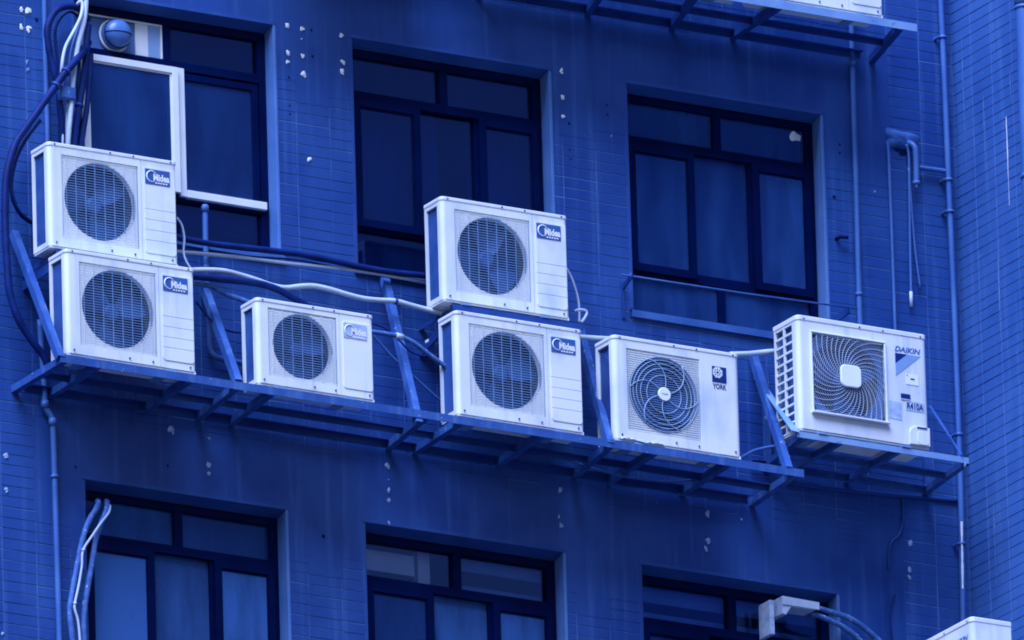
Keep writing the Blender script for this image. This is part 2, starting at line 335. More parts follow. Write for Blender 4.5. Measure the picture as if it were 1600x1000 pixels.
PIPES = [
    ('insulated_hose', 'thick black insulated hose looping beside the upper left window', 'hose', 'rubber', 0.0208, [(0.076, -0.02, -0.163), (-0.007, -0.1, -0.153), (-0.06, -0.12, -0.14), (-0.126, -0.13, -0.149), (-0.192, -0.14, -0.182), (-0.236, -0.14, -0.236), (-0.264, -0.14, -0.312), (-0.262, -0.14, -0.391), (-0.251, -0.14, -0.464), (-0.235, -0.14, -0.525), (-0.22, -0.14, -0.594), (-0.198, -0.13, -0.655), (-0.188, -0.13, -0.752), (-0.172, -0.12, -0.865), (-0.16, -0.1, -0.995)]),
    ('cable', 'thin dark cable curling inside the black hose loop', 'cable', 'rubber', 0.0094, [(0.062, -0.02, -0.205), (-0.016, -0.07, -0.177), (-0.073, -0.08, -0.157), (-0.125, -0.08, -0.189), (-0.16, -0.08, -0.238), (-0.179, -0.08, -0.3), (-0.177, -0.08, -0.379), (-0.166, -0.08, -0.464), (-0.155, -0.08, -0.542), (-0.153, -0.08, -0.644)]),
    ('insulated_hose', 'thick black hose crossing the wall diagonally down past the left edge', 'hose', 'rubber', 0.0226, [(0.077, -0.02, -0.306), (-0.016, -0.12, -0.407), (-0.09, -0.18, -0.484), (-0.18, -0.2, -0.583), (-0.251, -0.2, -0.68), (-0.326, -0.2, -0.786), (-0.388, -0.2, -0.875), (-0.467, -0.2, -0.985), (-0.525, -0.2, -1.072), (-0.57, -0.2, -1.193), (-0.599, -0.2, -1.327), (-0.608, -0.2, -1.505), (-0.608, -0.2, -1.682), (-0.602, -0.2, -1.826), (-0.59, -0.2, -1.993), (-0.538, -0.2, -2.15), (-0.456, -0.2, -2.268), (-0.373, -0.2, -2.357), (-0.341, -0.2, -2.427)]),
    ('cable', 'thin dark hose branching off behind the upper left air conditioner', 'hose', 'rubber', 0.0132, [(-0.329, -0.14, -0.887), (-0.429, -0.16, -1.014), (-0.5, -0.16, -1.143), (-0.538, -0.16, -1.286), (-0.536, -0.16, -1.384), (-0.492, -0.14, -1.458), (-0.424, -0.1, -1.487), (-0.324, -0.05, -1.496), (-0.218, -0.05, -1.504)]),
    ('conduit', 'tall pale conduit rising above the upper left air conditioner', 'conduit', 'pvc_light', 0.0142, [(0.003, -0.16, 0.019), (-0.009, -0.16, -0.101), (-0.02, -0.16, -0.198), (-0.039, -0.16, -0.28), (-0.067, -0.16, -0.372), (-0.086, -0.16, -0.461), (-0.101, -0.16, -0.551), (-0.117, -0.16, -0.672), (-0.129, -0.16, -0.784), (-0.145, -0.16, -0.913), (-0.145, -0.14, -1.017), (-0.124, -0.1, -1.088)]),
    ('cable', 'slim white cable bending beside the pale conduit', 'cable', 'pvc_light', 0.0104, [(-0.045, -0.1, -0.143), (-0.054, -0.14, -0.122), (-0.038, -0.15, -0.111), (-0.036, -0.16, -0.145), (-0.061, -0.18, -0.219), (-0.098, -0.18, -0.295), (-0.138, -0.18, -0.365), (-0.165, -0.18, -0.416), (-0.183, -0.18, -0.474), (-0.194, -0.18, -0.539), (-0.188, -0.16, -0.595), (-0.163, -0.12, -0.666)]),
    ('insulated_hose', 'dark wrapped hose running down the window edge beside the pale conduit', 'hose', 'rubber', 0.0208, [(0.063, -0.05, -0.214), (0.029, -0.09, -0.319), (0.012, -0.1, -0.436), (-0.009, -0.1, -0.589), (-0.039, -0.1, -0.74), (-0.063, -0.1, -0.862), (-0.079, -0.1, -0.983), (-0.086, -0.1, -1.082)]),
    ('insulated_hose', 'dark hose hugging the left stile of the white window sash', 'hose', 'rubber', 0.017, [(0.092, -0.02, -0.379), (0.069, -0.05, -0.483), (0.046, -0.06, -0.636), (0.03, -0.06, -0.757), (0.006, -0.06, -0.879), (-0.009, -0.06, -0.972), (-0.016, -0.06, -1.06)]),
    ('cable', 'short white cable hanging below the junction box', 'cable', 'pvc_light', 0.0085, [(-0.164, -0.12, -0.706), (-0.166, -0.12, -0.765), (-0.164, -0.12, -0.864), (-0.167, -0.12, -0.974), (-0.158, -0.1, -1.073)]),
    ('cable', 'second short white cable below the junction box, nearer the window', 'cable', 'pvc_light', 0.0075, [(-0.13, -0.12, -0.701), (-0.132, -0.12, -0.78), (-0.139, -0.12, -0.88), (-0.141, -0.12, -0.986), (-0.132, -0.1, -1.07)]),
    ('conduit', 'pale flat conduit on the tiles at the upper left corner', 'conduit', 'pvc_mid', 0.0151, [(-0.218, -0.02, 0.07), (-0.213, -0.02, -0.088), (-0.215, -0.02, -0.326), (-0.213, -0.02, -0.603), (-0.211, -0.02, -0.879), (-0.213, -0.02, -1.116)]),
    ('insulated_hose', 'thick black hose sagging under the first two windows', 'hose', 'rubber', 0.0189, [(0.471, -0.12, -1.448), (0.596, -0.14, -1.476), (0.802, -0.14, -1.481), (1.023, -0.13, -1.469), (1.227, -0.12, -1.456), (1.417, -0.12, -1.45), (1.59, -0.12, -1.455), (1.797, -0.12, -1.468), (2.022, -0.12, -1.471), (2.265, -0.12, -1.46), (2.456, -0.12, -1.46)]),
    ('drain_pipe', 'slim white pipe running just below the long black hose', 'pipe', 'pvc_light', 0.0113, [(0.531, -0.1, -1.552), (0.682, -0.1, -1.542), (1.039, -0.1, -1.521), (1.34, -0.1, -1.511), (1.643, -0.1, -1.496), (1.911, -0.1, -1.487), (2.275, -0.1, -1.492), (2.466, -0.1, -1.492)]),
    ('insulated_hose', 'white wrapped hose snaking from lower left unit to the middle units', 'hose', 'pvc_light', 0.016, [(0.533, -0.3, -1.739), (0.602, -0.3, -1.721), (0.77, -0.3, -1.7), (0.897, -0.28, -1.699), (1.013, -0.28, -1.714), (1.131, -0.26, -1.726), (1.226, -0.26, -1.728), (1.321, -0.26, -1.705), (1.417, -0.26, -1.689), (1.528, -0.26, -1.694), (1.653, -0.26, -1.71), (1.761, -0.26, -1.718), (1.869, -0.26, -1.712), (1.969, -0.26, -1.702), (2.072, -0.26, -1.713), (2.202, -0.26, -1.726), (2.323, -0.26, -1.736)]),
    ('insulated_hose', 'black hose dipping behind the small air conditioner', 'hose', 'rubber', 0.0208, [(0.51, -0.34, -1.782), (0.591, -0.34, -1.774), (0.784, -0.34, -1.766), (0.913, -0.34, -1.759), (1.029, -0.34, -1.76), (1.11, -0.34, -1.772), (1.189, -0.33, -1.791), (1.284, -0.32, -1.821), (1.38, -0.3, -1.852), (1.431, -0.3, -1.892)]),
    ('insulated_hose', 'short braided grey hose leading to the small air conditioner', 'hose', 'wrap', 0.016, [(0.523, -0.3, -1.811), (0.6, -0.3, -1.804), (0.69, -0.3, -1.803), (0.745, -0.3, -1.818), (0.805, -0.3, -1.839), (0.879, -0.32, -1.864), (0.961, -0.34, -1.89), (1.029, -0.34, -1.907)]),
    ('drain_pipe', 'grey capped vent pipe with elbow behind the left brace', 'pipe', 'pvc_mid', 0.017, [(0.825, -0.04, -1.23), (0.823, -0.04, -1.364), (0.823, -0.04, -1.597), (0.829, -0.04, -1.798), (0.833, -0.04, -1.955), (0.834, -0.04, -2.065), (0.842, -0.04, -2.107), (0.861, -0.05, -2.139), (0.904, -0.05, -2.149), (0.989, -0.05, -2.152), (1.105, -0.05, -2.153), (1.221, -0.05, -2.154)]),
    ('insulated_hose', 'taped grey hose between small air conditioner and lower middle unit', 'hose', 'wrap', 0.0142, [(1.673, -0.4, -1.971), (1.738, -0.4, -1.969), (1.812, -0.42, -1.976), (1.894, -0.42, -1.979), (1.971, -0.42, -1.997), (2.023, -0.42, -2.021), (2.073, -0.42, -2.051), (2.163, -0.42, -2.1), (2.227, -0.42, -2.134)]),
    ('cable', 'thin grey rod slanting behind the third brace', 'cable', 'pvc_mid', 0.0075, [(1.753, -0.3, -1.925), (1.816, -0.3, -1.979), (1.921, -0.3, -2.074), (2.048, -0.3, -2.163), (2.146, -0.3, -2.232), (2.281, -0.3, -2.327)]),
    ('drain_pipe', 'short pale pipe between lower middle unit and round grille unit', 'pipe', 'pvc_light', 0.0151, [(3.169, -0.3, -1.761), (3.221, -0.3, -1.757), (3.322, -0.3, -1.749), (3.453, -0.3, -1.736)]),
    ('drain_pipe', 'pale pipe joining round grille unit and swirl grille unit', 'pipe', 'pvc_light', 0.017, [(4.221, -0.3, -1.721), (4.309, -0.3, -1.706), (4.376, -0.3, -1.693), (4.465, -0.3, -1.672), (4.585, -0.3, -1.645), (4.664, -0.3, -1.629)]),
    ('cable', 'pale cable arching beside the upper middle air conditioner', 'cable', 'pvc_light', 0.0075, [(3.143, -0.25, -1.32), (3.172, -0.25, -1.364), (3.2, -0.25, -1.431), (3.22, -0.25, -1.504), (3.226, -0.25, -1.583), (3.223, -0.25, -1.65)]),
    ('cable', 'short looped white cable at the upper middle unit valve', 'cable', 'pvc_light', 0.0085, [(3.165, -0.3, -1.602), (3.189, -0.32, -1.597), (3.224, -0.32, -1.596), (3.236, -0.32, -1.61), (3.222, -0.32, -1.64), (3.195, -0.32, -1.676)]),
    ('cable', 'slim grey cable arching from the round grille unit to the bracket', 'cable', 'pvc_mid', 0.0094, [(4.198, -0.4, -2.402), (4.248, -0.4, -2.372), (4.302, -0.4, -2.338), (4.36, -0.4, -2.316), (4.426, -0.4, -2.295), (4.493, -0.4, -2.281)]),
    ('cable', 'thin cable sagging below the shelf under the round grille unit', 'cable', 'pvc_mid', 0.0075, [(2.925, -0.2, -2.475), (3.116, -0.2, -2.491), (3.332, -0.2, -2.528), (3.572, -0.2, -2.546), (3.791, -0.2, -2.539), (3.967, -0.2, -2.51), (4.122, -0.2, -2.461)]),
    ('wall_pipe', 'slender wall pipe right of the upper right window', 'pipe', 'pvc_mid', 0.017, [(5.311, -0.03, 0.668), (5.308, -0.03, 0.343), (5.306, -0.03, -0.061), (5.304, -0.03, -0.464), (5.299, -0.03, -0.947), (5.297, -0.03, -1.349), (5.296, -0.03, -1.83)]),
    ('wall_pipe', 'thin pipe dropping from the left end of the cement patch', 'pipe', 'pvc_mid', 0.0104, [(5.532, -0.02, -0.113), (5.541, -0.025, -0.153), (5.544, -0.025, -0.427), (5.545, -0.025, -0.749), (5.545, -0.025, -0.99), (5.545, -0.025, -1.312), (5.545, -0.025, -1.552)]),
    ('wall_pipe', 'thin pipe with pale tip hanging from the cement patch', 'pipe', 'pvc_mid', 0.0085, [(5.665, -0.03, -0.112), (5.68, -0.03, -0.183), (5.675, -0.03, -0.409), (5.667, -0.03, -0.733), (5.661, -0.03, -1.128)]),
    ('wall_pipe', 'thinnest loose pipe leaning right below the cement patch', 'pipe', 'pvc_mid', 0.0075, [(5.677, -0.03, -0.256), (5.686, -0.03, -0.488), (5.701, -0.03, -0.768), (5.728, -0.03, -1.014)]),
    ('drain_pipe', 'stubby capped drain outlet curving out of the cement patch', 'pipe', 'pvc_mid', 0.0179, [(5.684, 0.0, -0.084), (5.691, -0.045, -0.109), (5.701, -0.065, -0.134), (5.705, -0.07, -0.175), (5.705, -0.07, -0.236), (5.702, -0.07, -0.369)]),
    ('drain_pipe', 'short horizontal branch pipe joining the corner downpipe', 'pipe', 'pvc_mid', 0.0151, [(5.743, -0.04, -0.249), (5.805, -0.04, -0.248), (5.872, -0.04, -0.246), (5.957, -0.04, -0.246)]),
    ('drain_pipe', 'long downpipe running down the inner corner of the walls', 'downpipe', 'pvc_mid', 0.0179, [(5.929, -0.05, 0.998), (5.931, -0.05, 0.836), (5.938, -0.05, 0.23), (5.941, -0.05, -0.376), (5.949, -0.05, -1.181), (5.949, -0.05, -1.983), (5.942, -0.05, -2.584), (5.925, -0.05, -3.344)]),
    ('drain_pipe', 'grey downpipe with offset joint below the left end of the shelf', 'downpipe', 'pvc_mid', 0.0179, [(-0.303, -0.04, -2.079), (-0.292, -0.04, -2.313), (-0.283, -0.04, -2.469), (-0.282, -0.04, -2.594), (-0.27, -0.04, -2.627), (-0.245, -0.04, -2.659), (-0.233, -0.04, -2.696), (-0.228, -0.04, -2.852), (-0.225, -0.04, -3.243), (-0.222, -0.04, -3.632), (-0.219, -0.04, -4.177)]),
    ('cable', 'dark conduit crossing the wall under the swirl grille unit', 'conduit', 'paint_pipe', 0.0132, [(4.767, -0.01, -2.354), (5.076, -0.01, -2.35), (5.519, -0.01, -2.328), (5.742, -0.01, -2.313), (5.951, -0.01, -2.303)]),
    ('cable', 'painted cable dropping below the dark conduit near the corner', 'cable', 'paint_pipe', 0.0085, [(5.568, -0.01, -2.329), (5.564, -0.01, -2.425), (5.557, -0.01, -2.506), (5.532, -0.01, -2.574), (5.482, -0.01, -2.621), (5.462, -0.01, -2.679), (5.452, -0.01, -2.8)]),
    ('cable', 'dark looped cable hanging at lower right of the facade', 'cable', 'rubber', 0.0075, [(5.48, -0.02, -2.958), (5.449, -0.03, -3.025), (5.432, -0.04, -3.098), (5.433, -0.04, -3.19), (5.446, -0.04, -3.287), (5.451, -0.04, -3.406)]),
    ('insulated_hose', 'outer wrapped hose hanging at the lower left window corner', 'hose', 'wrap', 0.017, [(0.11, 0.06, -3.1), (0.085, 0.0, -3.133), (0.032, -0.06, -3.197), (-0.023, -0.08, -3.273), (-0.064, -0.08, -3.372), (-0.092, -0.08, -3.478), (-0.121, -0.08, -3.603), (-0.15, -0.08, -3.731), (-0.169, -0.08, -3.851), (-0.16, -0.08, -3.966), (-0.147, -0.08, -4.14)]),
    ('insulated_hose', 'inner wrapped hose hanging at the lower left window corner', 'hose', 'wrap', 0.017, [(0.17, 0.06, -3.091), (0.144, 0.0, -3.132), (0.1, -0.06, -3.203), (0.053, -0.08, -3.286), (0.016, -0.08, -3.385), (-0.003, -0.08, -3.477), (-0.027, -0.08, -3.598), (-0.052, -0.08, -3.718), (-0.072, -0.08, -3.837), (-0.079, -0.08, -3.955), (-0.075, -0.08, -4.13)]),
    ('cable', 'thin white cable tied to hoses at the lower left window', 'cable', 'pvc_light', 0.0075, [(0.144, -0.03, -3.149), (0.106, -0.08, -3.212), (0.036, -0.11, -3.293), (-0.021, -0.11, -3.375), (-0.088, -0.11, -3.478), (-0.099, -0.11, -3.577), (-0.123, -0.11, -3.697), (-0.151, -0.11, -3.81), (-0.152, -0.11, -3.849), (-0.133, -0.11, -3.913), (-0.123, -0.11, -4.028), (-0.122, -0.11, -4.164)]),
    ('insulated_hose', 'upper wrapped hose leaving the duct cover at lower right window', 'hose', 'wrap', 0.017, [(4.873, -0.02, -3.121), (4.916, -0.08, -3.137), (4.992, -0.1, -3.156), (5.079, -0.1, -3.168), (5.158, -0.1, -3.193), (5.227, -0.1, -3.231), (5.304, -0.1, -3.284), (5.403, -0.1, -3.37)]),
    ('insulated_hose', 'lower wrapped hose leaving the duct cover at lower right window', 'hose', 'wrap', 0.017, [(4.872, -0.02, -3.153), (4.906, -0.08, -3.182), (4.981, -0.1, -3.209), (5.068, -0.1, -3.237), (5.137, -0.1, -3.275), (5.206, -0.1, -3.33), (5.265, -0.1, -3.401)]),
    ('cable', 'thin black cable running along under the long black hose', 'cable', 'rubber', 0.0057, [(0.642, -0.08, -1.514), (0.835, -0.08, -1.517), (1.137, -0.08, -1.493), (1.439, -0.08, -1.473), (1.741, -0.08, -1.484), (2.001, -0.08, -1.49), (2.295, -0.08, -1.507), (2.434, -0.08, -1.518)]),
    ('cable', 'thin white cable dropping from the upper left unit to its neighbour below', 'cable', 'pvc_light', 0.0066, [(0.511, -0.25, -1.396), (0.544, -0.25, -1.438), (0.559, -0.25, -1.515), (0.552, -0.25, -1.607), (0.559, -0.28, -1.682), (0.585, -0.3, -1.731)]),
    ('cable', 'thin pale cable beside the junction box at the upper left window', 'cable', 'pvc_mid', 0.0066, [(-0.006, -0.12, -0.175), (-0.046, -0.12, -0.269), (-0.093, -0.13, -0.382), (-0.118, -0.13, -0.504), (-0.125, -0.13, -0.604), (-0.122, -0.13, -0.671)]),
    ('cable', 'thin black cable drooping from the small unit towards the middle stack', 'cable', 'rubber', 0.0057, [(1.747, -0.35, -1.898), (1.833, -0.35, -1.913), (1.926, -0.35, -1.97), (2.002, -0.35, -2.031), (2.097, -0.35, -2.049), (2.227, -0.35, -2.026)]),
    ('cable', 'thin black cable sagging beside the second brace', 'cable', 'rubber', 0.0057, [(0.655, -0.2, -1.872), (0.721, -0.2, -1.949), (0.818, -0.2, -2.014), (0.934, -0.2, -2.028), (1.054, -0.2, -2.003)]),
]
PATCHES = [(1.437, 0.01, 0.0157), (1.536, 0.001, 0.0196), (1.53, -0.06, 0.0059), (1.436, -0.162, 0.0157), (1.43, -0.219, 0.0157), (1.535, -0.167, 0.0176), (1.537, -0.278, 0.0196), (1.803, 0.005, 0.0157), (1.809, -0.166, 0.0176), (1.798, -0.219, 0.0157), (3.302, 0.007, 0.0157), (3.305, -0.161, 0.0165), (3.306, -0.277, 0.0157), (-0.358, -0.159, 0.0157), (-0.311, -0.164, 0.0235), (-0.36, -0.272, 0.0176), (-0.309, -0.269, 0.0216), (0.581, -2.612, 0.0235), (0.828, -2.793, 0.0196), (0.827, -2.849, 0.0137), (2.034, -2.628, 0.0196), (2.04, -2.717, 0.0059), (2.038, -2.781, 0.0157), (2.036, -2.844, 0.0157), (2.036, -2.986, 0.0118), (3.207, -2.617, 0.0157), (3.192, -2.785, 0.0118), (3.208, -2.839, 0.0196), (4.213, -2.623, 0.0196), (4.211, -2.79, 0.0196), (4.196, -2.844, 0.0157), (4.446, -2.626, 0.0098), (5.612, -2.611, 0.0216), (5.601, -2.777, 0.0176), (5.599, -2.829, 0.0157), (-0.527, -2.929, 0.0196), (-0.527, -3.136, 0.0157), (-0.574, -4.019, 0.0137), (1.56, -0.804, 0.0176)]
FAINT_PATCHES = [(-0.327, -0.483, 0.0137), (-0.324, -0.53, 0.0137), (0.833, -2.632, 0.0118), (3.633, -0.352, 0.0078), (5.452, -0.433, 0.0118)]
HOLES = [(1.597, 0.006, 0.0078), (1.601, -0.157, 0.0078), (1.436, -0.313, 0.0071), (1.437, -0.488, 0.0059), (1.438, -0.54, 0.0059), (3.344, -0.315, 0.0086), (3.343, -0.48, 0.0063), (3.35, -0.535, 0.0063), (-0.256, -0.211, 0.0118), (3.609, -0.16, 0.0063), (3.611, -0.219, 0.0063), (5.217, -0.169, 0.0078), (5.215, -0.222, 0.0078), (1.588, -3.127, 0.0118), (-0.064, -2.935, 0.0078), (5.165, -0.507, 0.0118), (0.553, -2.84, 0.0078)]
# ================================================================ the setting
g = MB().add([(-3000, -3000, -48), (3000, -3000, -48), (3000, 3000, -48), (-3000, 3000, -48)], [(0, 1, 2, 3)]).build('ground', 'asphalt')
tag(g, kind='structure')

# ---------------------------------------------------------------- facade with window openings
WING_X = 6.02
WIN_W, WIN_H, PITCH, STOREY = 1.337, 1.415, 1.8763, 3.0
WINDOWS = [(i * PITCH, -STOREY * j) for j in (0, 1) for i in range(3)]          # left x, top z
HOLES_XZ = [(x - 0.02, x + WIN_W + 0.02, z - WIN_H - 0.02, z + 0.02) for x, z in WINDOWS]
BANDS = [(-0.12, 5.42, -0.235 - STOREY * j, 0.43 - STOREY * j) for j in (0, 1)]  # smooth rendered beams
facade = empty('building_facade', (0, 0, 0))
tag(facade, 'dark blue tiled building facade with two rows of dark framed windows', 'building')

X0, X1, Z0, Z1 = -7.0, WING_X, -9.0, 4.2
TILE_W, TILE_H, GAP = 0.227, 0.0647, 0.004
TILE_Y = 0.0026                                        # joints lie this far behind the tile faces
wall = MB()
xs = sorted({X0, X1, *[h[0] for h in HOLES_XZ], *[h[1] for h in HOLES_XZ]})
zs = sorted({Z0, Z1, *[h[2] for h in HOLES_XZ], *[h[3] for h in HOLES_XZ]})
for i in range(len(xs) - 1):
    for j in range(len(zs) - 1):
        cx, cz = (xs[i] + xs[i + 1]) / 2, (zs[j] + zs[j + 1]) / 2
        if any(h[0] < cx < h[1] and h[2] < cz < h[3] for h in HOLES_XZ): continue
        wall.add([(xs[i], TILE_Y, zs[j]), (xs[i + 1], TILE_Y, zs[j]), (xs[i + 1], TILE_Y, zs[j + 1]), (xs[i], TILE_Y, zs[j + 1])], [(0, 1, 2, 3)])
wall.build('wall', 'mortar', facade)

def subtract(rect, holes):
    out = [rect]
    for hx0, hx1, hz0, hz1 in holes:
        nxt = []
        for x0, x1, z0, z1 in out:
            if x1 <= hx0 or x0 >= hx1 or z1 <= hz0 or z0 >= hz1:
                nxt.append((x0, x1, z0, z1)); continue
            if x0 < hx0: nxt.append((x0, hx0, z0, z1))
            if x1 > hx1: nxt.append((hx1, x1, z0, z1))
            a, b = max(x0, hx0), min(x1, hx1)
            if z0 < hz0: nxt.append((a, b, z0, hz0))
            if z1 > hz1: nxt.append((a, b, hz1, z1))
        out = nxt
    return out

# ragged skim coat over the beams, stepping along the tile grid
SKIM = []
rowz = lambda z: Z0 + round((z - Z0) / TILE_H) * TILE_H
for bx0, bx1, bz0, bz1 in BANDS:
    band_rects = []
    i = 0
    while X1 - i * TILE_W > bx0:
        x1 = X1 - i * TILE_W; x0 = x1 - TILE_W; i += 1
        if x0 > bx1 + TILE_W: continue
        if x0 > bx1 and random.random() < 0.5: continue
        lo, hi = rowz(bz0 - TILE_H * random.choice((-1, 0, 0, 1, 2, 3))), rowz(bz1 + TILE_H * random.choice((-1, 0, 1, 2)))
        band_rects.append((x0, x1, lo, hi))
    SKIM += band_rects
    mb = MB()
    for sk in band_rects:
        for x0, x1, z0, z1 in subtract(sk, HOLES_XZ):
            mb.box(x0, x1, random.uniform(-0.0003, 0.0003), TILE_Y - 0.0002, z0, z1)
    tag(mb.build('skim_coat', 'tile_paint', facade), kind='stuff')

BW, BH = TILE_W - GAP, TILE_H - GAP
def tile_into(mb, x0, x1, z0, z1, y=0.0, e=0.0018):
    vs = [(x0, TILE_Y, z0), (x1, TILE_Y, z0), (x1, TILE_Y, z1), (x0, TILE_Y, z1),
          (x0 + e, y, z0 + e), (x1 - e, y, z0 + e), (x1 - e, y, z1 - e), (x0 + e, y, z1 - e)]
    return mb.add(vs, [(4, 5, 6, 7), (0, 1, 5, 4), (1, 2, 6, 5), (2, 3, 7, 6), (3, 0, 4, 7)])
tile_src = [tile_into(MB(), -BW / 2, BW / 2, -BH / 2, BH / 2).build('tile', 'tile_paint') for _ in range(1)]
for _ in tile_src:
    tile_mesh = _.data
    bpy.data.objects.remove(_)
cuts = HOLES_XZ + SKIM
inner, outer = [], []
def in_view(x, z):                                     # the stretch of facade that the photograph shows
    return x > -0.62 and -4.10 + 0.136 * (x + 0.6) < z < -0.08 + 0.155 * (x + 0.5)
n_cols = int((X1 - X0) / TILE_W) + 1
for j in range(int((Z1 - Z0) / TILE_H)):
    z0 = Z0 + j * TILE_H
    for i in range(n_cols):
        x1 = X1 - i * TILE_W
        if x1 - TILE_W < X0: continue
        for r in subtract((x1 - TILE_W, x1, z0, z0 + TILE_H), cuts):
            w_, h_ = r[1] - r[0] - GAP, r[3] - r[2] - GAP
            if w_ < 0.02 or h_ < 0.015: continue
            cx, cz = (r[0] + r[1]) / 2, (r[2] + r[3]) / 2
            # hidden behind the machines on the shelf?
            behind = -2.6 < cz < -1.5 and -0.3 < cx < 5.3 and random.random() < 0.65
            full = w_ > 0.15 and h_ > 0.05
            (inner if full and in_view(cx, cz) and not behind else outer).append((cx, cz, w_, h_))
random.shuffle(inner)
for cx, cz, w_, h_ in inner[:300]:
    o = bpy.data.objects.new('tile', tile_mesh); COL.objects.link(o); o.parent = facade
    o.location = (cx, random.uniform(-0.0008, 0.0004), cz); o.scale = (w_ / BW, 1, h_ / BH)
    o.rotation_euler = (random.gauss(0, 0.004), random.gauss(0, 0.002), random.gauss(0, 0.003))
mb = MB()
for cx, cz, w_, h_ in inner[300:] + outer:
    s = random.gauss(0, 0.0015)
    tile_into(mb, cx - w_ / 2, cx + w_ / 2, cz - h_ / 2 + s, cz + h_ / 2 + s, random.uniform(-0.0008, 0.0006))
tag(mb.build('tile_field', 'tile_paint', facade), kind='stuff')

# rooms behind the windows, closed boxes so that only the windows light them
for j in (0, 1):
    mb = MB()
    zt, zb = 0.25 - STOREY * j, -2.35 - STOREY * j
    a, b = -0.5, 5.7
    vs = [(a, 0.19, zb), (b, 0.19, zb), (b, 2.6, zb), (a, 2.6, zb), (a, 0.19, zt), (b, 0.19, zt), (b, 2.6, zt), (a, 2.6, zt)]
    mb.add(vs, [(0, 1, 2, 3), (7, 6, 5, 4), (3, 2, 6, 7), (0, 3, 7, 4), (1, 5, 6, 2)])
    # the inner leaf of the outer wall
    holes = [h for h in HOLES_XZ if zb < (h[2] + h[3]) / 2 < zt]
    for x0, x1, z0, z1 in subtract((a, b, zb, zt), holes):
        mb.add([(x0, 0.19, z0), (x1, 0.19, z0), (x1, 0.19, z1), (x0, 0.19, z1)], [(0, 1, 2, 3)])
    mb.build('room_interior', 'room_paint', facade)

# reveals: plastered linings of the openings, and cement sills
for k, (x, z) in enumerate(WINDOWS):
    t = 0.02
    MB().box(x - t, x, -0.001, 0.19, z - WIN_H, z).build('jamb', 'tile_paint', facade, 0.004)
    MB().box(x + WIN_W, x + WIN_W + t, -0.003, 0.19, z - WIN_H, z).build('jamb', 'lit_jamb_paint', facade, 0.004)  # right jamb coloured paler, for the light it catches facing left
    mb = MB().box(x - t, x + WIN_W + t, -0.004, 0.19, z, z + t)
    mb.add([(x, 0.0, z - 0.001), (x + WIN_W, 0.0, z - 0.001), (x + WIN_W, 0.095, z - 0.028), (x, 0.095, z - 0.028)], [(0, 3, 2, 1)])
    mb.build('lintel', 'lintel_paint', facade)
    s = MB(); zb = z - WIN_H
    s.add([(x - 0.03, -0.025, zb - 0.055), (x + WIN_W + 0.03, -0.025, zb - 0.055), (x + WIN_W + 0.03, -0.025, zb - 0.012), (x - 0.03, -0.025, zb - 0.012),
           (x - 0.03, 0.19, zb + 0.001), (x + WIN_W + 0.03, 0.19, zb + 0.001), (x - 0.03, 0.006, zb - 0.055), (x + WIN_W + 0.03, 0.006, zb - 0.055)],
          [(0, 1, 2, 3), (3, 2, 5, 4), (0, 6, 7, 1)])
    s.build('sill', 'sill_cement', facade)

# ---------------------------------------------------------------- windows (parts of the facade)
FY = 0.095                                            # front of the fixed frame
T1, T2 = -0.315, -1.125                               # transom bars below the top of the opening
M1, M2, MC = 0.480, 0.905, 0.672                      # mullions
FT = 0.052                                            # frame face width

def glazing(win, x0, x1, z0, z1, y, mat='glass'):
    return MB().box(x0, x1, y, y + 0.006, z0, z1).build('pane', mat, win)

def sash(win, x0, x1, z0, z1, y, w=0.042, d=0.03, mat='frame_dark', glass='glass'):
    mb = MB()
    mb.box(x0, x0 + w, y, y + d, z0, z1); mb.box(x1 - w, x1, y, y + d, z0, z1)
    mb.box(x0 + w, x1 - w, y + 0.001, y + d, z0, z0 + w); mb.box(x0 + w, x1 - w, y + 0.001, y + d, z1 - w, z1)
    b = 0.010                                          # glazing bead
    for a in ((x0 + w, x0 + w + b, z0 + w, z1 - w), (x1 - w - b, x1 - w, z0 + w, z1 - w)):
        mb.box(a[0], a[1], y + 0.010, y + d - 0.002, a[2], a[3])
    for a in ((x0 + w + b, x1 - w - b, z0 + w, z0 + w + b), (x0 + w + b, x1 - w - b, z1 - w - b, z1 - w)):
        mb.box(a[0], a[1], y + 0.010, y + d - 0.002, a[2], a[3])
    o = mb.build('sash', mat, win, 0.002)
    glazing(win, x0 + w * 0.8, x1 - w * 0.8, z0 + w * 0.8, z1 - w * 0.8, y + 0.016, glass)
    return o

